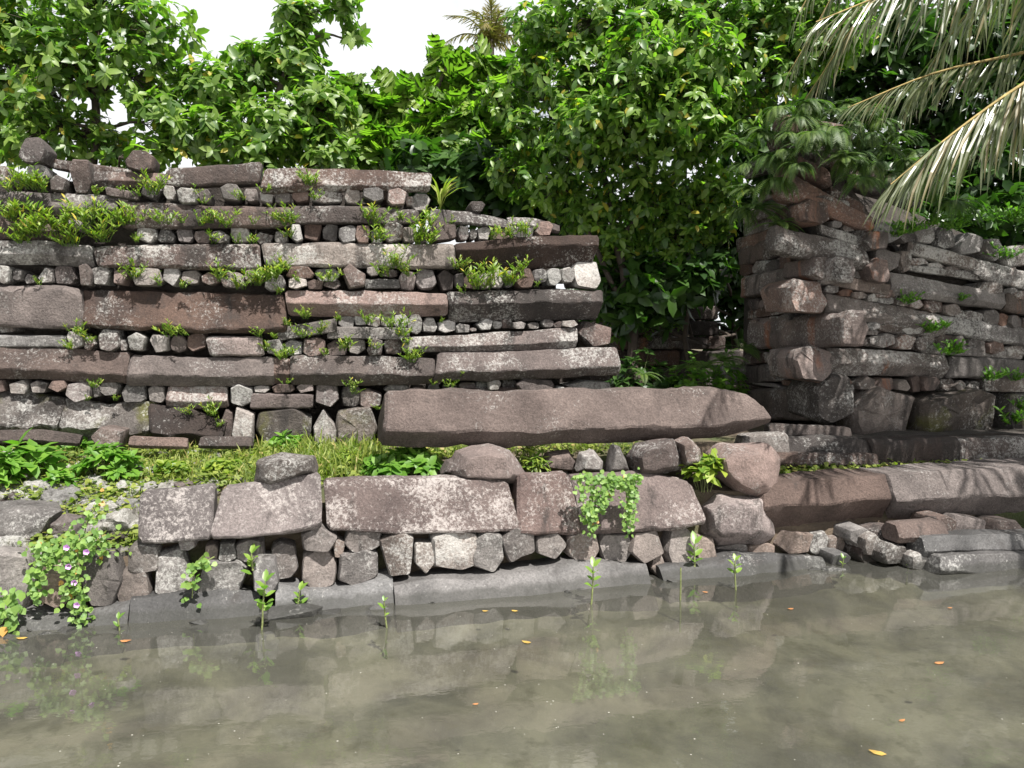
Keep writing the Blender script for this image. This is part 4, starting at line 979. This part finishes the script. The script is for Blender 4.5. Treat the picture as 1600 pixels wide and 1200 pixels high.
# ------------------------------------------------------------------ plants in the joints of the walls
def tuft(p, out, L, n, tpl=NARROW, mat='wallplant', up=.9, spread=.7, stems=True, name='wall_plant', lw=1.6):
    """upright leafy shoots"""
    parts = []; out = Vector(out)
    for k in range(n):
        d = (out*rng.uniform(.1, .7)+Vector((rng.uniform(-1, 1)*spread, rng.uniform(-.3, .3), up*rng.uniform(.5, 1.1)))).normalized()
        ln = L*rng.uniform(.5, 1.1); b0 = Vector(p)+Vector((rng.uniform(-.25, .25)*L, rng.uniform(-.1, .1)*L, 0)); e = b0+d*ln+Vector((0, 0, -.15*ln))
        pts = [b0, b0+d*ln*.55, e]
        parts.append(tube(pts, .004, .002, 3))
        m = 15; tt = nrg.uniform(.1, 1, m); base = np.array(tuple(b0))[None]+np.array(tuple(e-b0))[None]*tt[:, None]
        az = nrg.random(m)*6.283; ax = np.stack([np.cos(az), np.sin(az), nrg.uniform(.1, 1.2, m)], 1)+np.array(tuple(d))*.6
        parts.append(place((tpl[0]*np.array([lw, 1, 1]), tpl[1]), base, ax, np.array([[0, -.3, 1.]])+nrg.normal(0, .3, (m, 3)), L*nrg.uniform(.14, .30, m), np.clip(tints(m, .04), 0, 1)))
    return np_mesh(name, *[(lambda a: a)(x) for x in ()], **{}) if False else (lambda q: np_mesh(name, q[0], q[1], M[mat], None, q[2]))(merge(parts))
WP = [  # row in the wall: pixel x, y of the foot, size in pixels
 ('top course', [(45, 296, 48), (20, 300, 40), (68, 300, 36), (190, 298, 18), (240, 304, 44), (215, 306, 20), (150, 306, 24), (300, 306, 22), (320, 318, 20), (378, 312, 26), (415, 300, 22), (485, 290, 40), (492, 312, 26)]),
 ('second course', [(20, 345, 50), (50, 370, 58), (85, 365, 60), (110, 385, 46), (35, 380, 44), (140, 350, 50), (160, 378, 48), (185, 352, 46), (206, 350, 36), (258, 350, 36), (285, 348, 22), (312, 352, 26), (326, 348, 28), (352, 355, 40), (395, 350, 18), (452, 352, 44), (587, 352, 44), (587, 378, 40), (628, 344, 26)]),
 ('second header row', [(214, 378, 24), (335, 380, 28), (372, 380, 22), (395, 380, 24), (450, 372, 26), (660, 382, 52), (666, 356, 40), (702, 350, 20), (767, 374, 30), (794, 372, 38), (822, 370, 36)]),
 ('third header row', [(60, 445, 18), (205, 436, 36), (250, 446, 22), (285, 450, 22), (350, 440, 40), (375, 452, 36), (400, 446, 44), (425, 440, 46), (440, 424, 36), (436, 460, 24), (470, 442, 22), (510, 440, 34), (602, 432, 30), (620, 420, 44), (640, 432, 28), (718, 420, 34), (722, 458, 22), (752, 452, 58), (762, 428, 30), (795, 446, 46), (812, 424, 34), (838, 448, 16)]),
 ('fourth header row', [(115, 522, 26), (140, 536, 30), (112, 546, 24), (268, 526, 36), (290, 524, 20), (404, 526, 24), (432, 530, 22), (448, 512, 24), (478, 498, 28), (476, 528, 30), (415, 548, 24), (440, 562, 34), (458, 556, 28), (500, 522, 30), (528, 502, 22), (538, 548, 34), (545, 536, 20), (575, 506, 30), (583, 546, 26), (617, 514, 40), (628, 526, 32), (634, 540, 26), (640, 566, 38), (508, 556, 20), (690, 504, 14)]),
 ('fifth header row', [(146, 606, 24), (182, 626, 18), (135, 626, 14), (546, 604, 24), (552, 616, 22), (446, 600, 18), (676, 602, 16), (704, 606, 26), (716, 592, 22), (295, 648, 26), (330, 650, 34), (340, 670, 24), (590, 640, 16)]),
]
for row, L in WP:
    L.sort()
    for i, (x, y, s_) in enumerate(L):
        a, z = TALL.az(x, y, .06); p = TALL.w(a, -.05, z); sz = s_*7.2/FPX
        o = tuft(p, TALL.n, sz, max(4, int(s_/3.8)))
        adj = 'tiny' if s_ < 22 else 'small' if s_ < 34 else 'bushy' if s_ < 46 else 'large bushy'
        tag(o, "%s yellow-green plant, %s from left in the tall wall's %s" % (adj, ordn[i], row), 'plant', 'plants in the tall wall joints')
# the strappy plant at the end of the top log
p = TALL.w(*[TALL.az(690, 325, 0)[0], .1, TALL.az(690, 325, 0)[1]]); n = 16
az = nrg.random(n)*6.283
V = place((NARROW[0]*np.array([.45, 1, 2.6]), NARROW[1]), np.tile(np.array(tuple(p)), (n, 1)), np.stack([np.cos(az)*.5, np.sin(az)*.5, nrg.uniform(.7, 1.5, n)], 1), np.stack([-np.cos(az), -np.sin(az), np.full(n, .6)], 1), nrg.uniform(.25, .45, n), nrg.uniform(.6, 1, n))
tag(np_mesh('strap_plant', *V[:2], M['grass'], None, V[2]), 'pale strap-leaved tuft at the broken end of the top log', 'plant')
BP = [(1420, 475, 30), (1455, 520, 40), (1480, 555, 40), (1500, 470, 20), (1570, 405, 34), (1545, 595, 40), (1585, 595, 24), (1420, 365, 40), (1450, 355, 44), (1480, 360, 40), (1520, 350, 44), (1560, 345, 44), (1590, 350, 40), (1400, 370, 30), (1580, 665, 50), (1595, 640, 34), (1430, 690, 20)]
BP.sort()
for i, (x, y, s_) in enumerate(BP):
    a, z = BASR.az(x, y, .06); p = BASR.w(a, -.06, z)
    tag(tuft(p, BASR.n, s_*8.9/FPX, 8, LEAF, 'herb', .6, .9, lw=.8), 'dark green leafy plant on the bastion canal face, %s from the corner' % ordn[i], 'plant', 'plants on the bastion face')

# ------------------------------------------------------------------ terrace plants, vines, grass
def bush(x, y, wpx, hpx, label, leaf=LEAF, mat='herb', size=.11, n=60, name='bush', m=6):
    p, s = (gp(x, 10.1), 1) if 600 < y < 610 else ground_at(x, y); sc_ = p.y/FPX; W, H = wpx*sc_/2, hpx*sc_
    root = empty(name, p, label, 'plant'); C, G, st = [], [], []
    for i in range(n):
        f, r_ = rng.uniform(0, 6.28), rng.random()**.5; q = p+Vector((math.cos(f)*r_*W, math.sin(f)*r_*W*.6, H*(1-.5*r_*r_)*rng.uniform(.45, 1)))
        C.append(tuple(q)); G.append((math.cos(f)*r_*.6, math.sin(f)*r_*.6-.2, 1))
        if i % 2 == 0: st.append(tube(wob(p+Vector((math.cos(f)*r_*W*.5, math.sin(f)*r_*W*.3, -.02)), q, 2, .1), .006, .003, 3))
    V, T, c = whorls(np.array(C), np.array(G, dtype=float), m, leaf, size, .3, (45, 95), 0)
    tag(np_mesh('leaves', V, T, M[mat], root, c), kind='stuff')
    q = merge(st); np_mesh('stems', q[0], q[1], M['stem'], root)
for a in [(40, 752, 90, 62, 'large-leaved bright green plant on the rubble slope, at the photo left edge', LEAF, 'herb', .17, 30), (170, 752, 95, 58, 'round-leaved green plant on the rubble slope between two coral rocks', LEAF, 'herb', .10, 60), (120, 712, 50, 30, 'small green plant close below the tall wall foot', LEAF, 'herb', .10, 20),
          (8, 770, 40, 70, 'tall light green weed cut by the photo left edge', LEAF, 'herb', .14, 18), (635, 750, 125, 50, 'broad green bush in front of the left end of the fallen beam', LEAF, 'herb', .115, 110), (450, 706, 60, 26, 'low green plant at the foot of the tall wall, behind the slanted block', LEAF, 'herb', .10, 30),
          (830, 745, 50, 60, 'feathery light green shoot beside the red-brown boulder', NARROW, 'wallplant', .12, 34), (1100, 765, 54, 64, 'yellow-green lance-leaved plant between two boulders right of the vine', LEAF, 'wallplant', .15, 20), (15, 960, 40, 40, 'yellow-green plant hanging at the water edge by the photo left edge', LEAF, 'wallplant', .1, 20), (95, 770, 40, 34, 'thin green sprig among coral rocks', LEAF, 'herb', .09, 14),
          (1005, 607, 110, 118, 'dark leafy bush in the gate beside the end of the tall wall', LEAF, 'leaf_dark', .12, 120), (1085, 604, 120, 108, 'green leafy bush in the gate passage behind the fallen beam', LEAF, 'herb', .10, 120), (1140, 604, 60, 116, 'leafy bush at the passage foot of the bastion', LEAF, 'herb', .10, 70),
          (350, 748, 60, 34, 'yellowish herb clump in the middle of the terrace', ROUND, 'wallplant', .06, 60), (270, 748, 60, 30, 'yellowish herb clump beside the grass on the slope', ROUND, 'wallplant', .06, 50), (540, 735, 60, 34, 'fine yellow-green herb clump left of the broad green bush', NARROW, 'wallplant', .1, 50)]:
    if a[0] == 15:
        continue
    bush(*a)
def vine(label, paths, spread, n, size, pl, off, flowers=()):
    """trailing stems over the face of a wall, leaves facing out"""
    pp = []
    for path in paths: pp.append([pl.w(pl.az(x, y, off)[0], -off, pl.az(x, y, off)[1]) for x, y in path])
    root = empty('vine', pp[0][-1], label, 'vine')
    q = merge([tube(crv(p, 8), .006, .004, 4) for p in pp]); np_mesh('stems', q[0], q[1], M['stem'], root)
    P, A, N = [], [], []
    for i in range(n):
        c = crv(rng.choice(pp), 10); b0 = rng.choice(c)+pl.u*rng.gauss(0, spread)+Vector((0, 0, rng.gauss(0, spread*.7)))+pl.n*rng.uniform(.0, .07)
        P.append(tuple(b0)); A.append(tuple(pl.u*rng.uniform(-1, 1)+Vector((0, 0, rng.uniform(-1, .2)))+pl.n*.3)); N.append(tuple(pl.n*1.0+Vector((rng.gauss(0, .4), 0, rng.uniform(.1, .9)))))
    V = place(ROUND, np.array(P), np.array(A), np.array(N), size*nrg.uniform(.6, 1.2, n), tints(n, .012))
    tag(np_mesh('leaves', V[0], V[1], M['vine'], root, V[2]), kind='stuff')
    for x, y in flowers:
        a, z = pl.az(x, y, off+.08); c = pl.w(a, -off-.08, z); Vs, Fs = [c-pl.n*.02], []
        for k in range(10): Vs.append(c+(pl.u*math.cos(k*.628)+Vector((0, 0, math.sin(k*.628))))*(.018 if k % 2 else .022)+pl.n*.01)
        for k in range(10): Fs.append((0, 1+k, 1+(k+1) % 10))
        build('flower', Vs, Fs, M['petal'], root, 0)
vine('morning glory vine with purple flowers trailing over the left canal blocks to the water', [[(70, 850), (62, 890), (58, 930)], [(95, 855), (115, 900), (120, 970)], [(100, 845), (75, 870), (60, 900)], [(150, 830), (110, 860), (112, 930)], [(120, 850), (125, 920), (135, 960)]], .035, 360, .042, RET, .1, [(107, 885), (116, 910), (120, 945), (104, 855), (135, 862)])
vine('dense light green vine curtain hanging over the canal log beside the pale block', [[(905, 742), (912, 790), (926, 828)], [(930, 742), (925, 790), (922, 815)], [(950, 742), (945, 770), (930, 800)], [(975, 742), (980, 790), (978, 828)], [(990, 742), (985, 770), (975, 800)], [(905, 742), (950, 748), (990, 744)], [(915, 750), (960, 755), (985, 752)]], .03, 620, .038, RET, .12)
vine('thin vine strand dropping between two canal blocks below the first logs', [[(335, 870), (305, 890), (300, 935)], [(318, 868), (308, 880), (300, 910)]], .03, 44, .05, RET, .1)
vine('vine spilling down from the coral rubble beside the first canal log', [[(150, 790), (135, 820), (130, 850)], [(165, 840), (140, 860), (120, 868)], [(60, 850), (100, 862), (180, 860)]], .06, 170, .04, RET, -.02)
vine('yellow-green creeper hanging to the water at the photo left edge', [[(5, 925), (12, 950), (8, 985)], [(20, 920), (18, 950), (22, 970)]], .04, 60, .06, RET, .14)

def grass():
    parts = []
    zones = [(380, 745, 200, 22, 2000, .12), (470, 740, 90, 22, 1000, .15), (250, 735, 160, 30, 1100, .13), (540, 725, 90, 18, 900, .2), (100, 745, 140, 60, 1500, .09), (60, 820, 90, 45, 1400, .07), (150, 790, 120, 50, 1500, .07), (20, 720, 120, 30, 1200, .1), (100, 860, 80, 14, 500, .06), (150, 700, 200, 16, 900, .12), (420, 700, 160, 14, 1100, .14), (1300, 743, 110, 10, 2000, .06), (1480, 738, 120, 8, 900, .05), (1260, 690, 40, 8, 300, .06), (780, 745, 60, 8, 200, .12), (190, 850, 60, 22, 300, .08), (700, 712, 120, 8, 700, .12), (900, 705, 120, 8, 600, .1), (300, 718, 260, 22, 1800, .1), (1000, 640, 90, 12, 500, .1)]
    for cx, cy, wx, wy, n, L in zones:
        P = []
        for i in range(n):
            p, s = ground_at(cx+rng.gauss(0, .5)*wx, min(cy+rng.gauss(0, .5)*wy, 868))
            if s > .16: P.append(tuple(p))
        m = len(P); A = np.stack([nrg.normal(0, .45, m), nrg.normal(0, .45, m), np.ones(m)], 1); N = nrg.normal(0, 1, (m, 3)); N[:, 2] = .2
        parts.append(place((NARROW[0]*np.array([.5, 1, 2]), NARROW[1]), np.array(P), A, N, L*nrg.uniform(.5, 1.3, m), tints(m, .06)))
        # low round-leaved herbs in between
        k = m//2; az = nrg.random(k)*6.283; Q = np.array(P)[:k]+np.stack([nrg.normal(0, .05, k), nrg.normal(0, .05, k), nrg.uniform(.01, .09, k)], 1)
        parts.append(place(ROUND, Q, np.stack([np.cos(az), np.sin(az), nrg.uniform(-.2, .5, k)], 1), np.array([[0, -.3, 1.]])+nrg.normal(0, .3, (k, 3)), .045*nrg.uniform(.5, 1.3, k), tints(k, .05)))
    V, T, c = merge(parts)
    tag(np_mesh('grass', V, T, M['grass'], None, c), 'yellow-green grass and low herbs on the terrace', 'grass', kind='stuff')
grass()

# ------------------------------------------------------------------ mangrove seedlings and floating leaves
def seedling(x, y, h, n, lab, z=0., s=.09):
    p = at_z(x, y, z) if z <= 0 else RET.w(RET.az(x, y, .1)[0], -.1, RET.az(x, y, .1)[1])
    hh = h*p.y/FPX; root = empty('mangrove_seedling', p, lab, 'seedling', 'seedlings along the canal wall')
    top = p+Vector((rng.uniform(-.06, .06), rng.uniform(-.03, .03), hh)); q = tube(wob(p-Vector((0, 0, .25 if z <= 0 else .03)), top, 4, .03), .009, .005, 6); np_mesh('stem', q[0], q[1], M['stem'], root, None, True)
    for i in range(n):
        f = i*1.7+rng.uniform(-.3, .3); b0 = np.array([tuple(top-Vector((0, 0, .05*(i//2))))]); up = .9 if i < 3 else .45
        V = place(LEAF, b0, np.array([[math.cos(f)*.8, math.sin(f)*.6, up]]), np.array([[-math.cos(f)*.5, -.6-math.sin(f)*.4, 1.]]), np.array([s*rng.uniform(.5, .95)]), np.array([rng.random()*.9]))
        np_mesh('leaf', V[0], V[1], M['mangrove'], root, V[2])
for a in [(403, 984, 78, 10, 'tallest mangrove seedling, standing before the dark canal rock', 0., .115), (457, 955, 34, 6, 'seedling on the waterline slab beside the tallest seedling', 0., .1), (190, 984, 18, 5, 'tiny seedling barely above water below the vine', 0., .07), (604, 980, 44, 5, 'slender seedling in open water left of the long slab', 0., .08), (918, 944, 60, 8, 'seedling with upright round leaves in front of the long slab', 0., .11), (1063, 936, 52, 0, 'bare thin stick standing in the water', 0., .1),
          (1154, 922, 46, 6, 'seedling in front of the right waterline slab', 0., .1), (1085, 886, 36, 8, 'leafy seedling rooted at the small blocks below the lance-leaved plant', 1., .13), (1416, 888, 10, 5, 'yellowish seedling at the foot of the round grey rubble stone', 0., .08), (1314, 884, 12, 4, 'tiny seedling at the end of the waterline slabs', 0., .06), (1412, 840, 14, 6, 'small bright seedling growing on the flat brown rubble stone', 1., .1), (395, 885, 20, 7, 'leafy seedling in a gap above the dark canal rock', 1., .13)]:
    seedling(*a)
for x, y, L, mt, lab in [(43, 997, .075, 'yleaf', 'yellow leaf floating near the left bank'), (187, 1002, .08, 'oleaf', 'orange leaf floating below the morning glory'), (753, 955, .05, 'yleaf', 'yellow leaf floating just off the long slab, first of a pair'), (799, 954, .06, 'yleaf', 'yellow leaf floating just off the long slab, second of a pair'), (830, 1005, .07, 'yleaf', 'pale yellow leaf floating below the vine reflection'),
                         (1240, 951, .06, 'oleaf', 'orange leaf floating off the right waterline slab'), (1107, 926, .05, 'oleaf', 'orange leaf floating beside the bare stick'), (1460, 1037, .07, 'oleaf', 'orange leaf floating in the right middle of the water'), (1405, 1128, .045, 'oleaf', 'small orange leaf floating above the big yellow one'), (1386, 1180, .085, 'yleaf', 'big yellow leaf floating at the bottom edge of the photo'), (1488, 950, .045, 'oleaf', 'small orange leaf floating off the dark slabs'), (748, 1100, .04, 'oleaf', 'small brown leaf floating in open water')]:
    p = at_z(x, y, .004); f = rng.uniform(-.7, .7)+(math.pi if rng.random() < .5 else 0)
    V = place((LEAF[0]*np.array([1.1, 1, -.5]), LEAF[1]), np.array([tuple(p)]), np.array([[math.cos(f), math.sin(f), 0.]]), np.array([[0, 0, 1.]]), np.array([L*.95]), np.array([.5]))
    V[0][:, 2] += .004
    tag(np_mesh('floating_leaf', V[0], V[1], M[mt], None, V[2]), lab, 'leaf', 'leaves floating on the canal')

# specks of scum and pollen drifting on the water
n = 130; P = []
for i in range(n):
    q = at_z(rng.uniform(0, 1600), rng.uniform(950, 1200), .003); P.append(tuple(q))
f = nrg.random(n)*6.283
V = place((ROUND[0]*np.array([1, 1, 0]), ROUND[1]), np.array(P), np.stack([np.cos(f), np.sin(f), np.zeros(n)], 1), np.tile([[0, 0, 1.]], (n, 1)), nrg.uniform(.003, .011, n), np.zeros(n))
M['scum'] = plain('floating_scum', (.3, .29, .25), .9, .3)
tag(np_mesh('floating_scum', V[0], V[1], M['scum'], None, None), 'pale specks drifting on the canal surface', 'specks', kind='stuff')
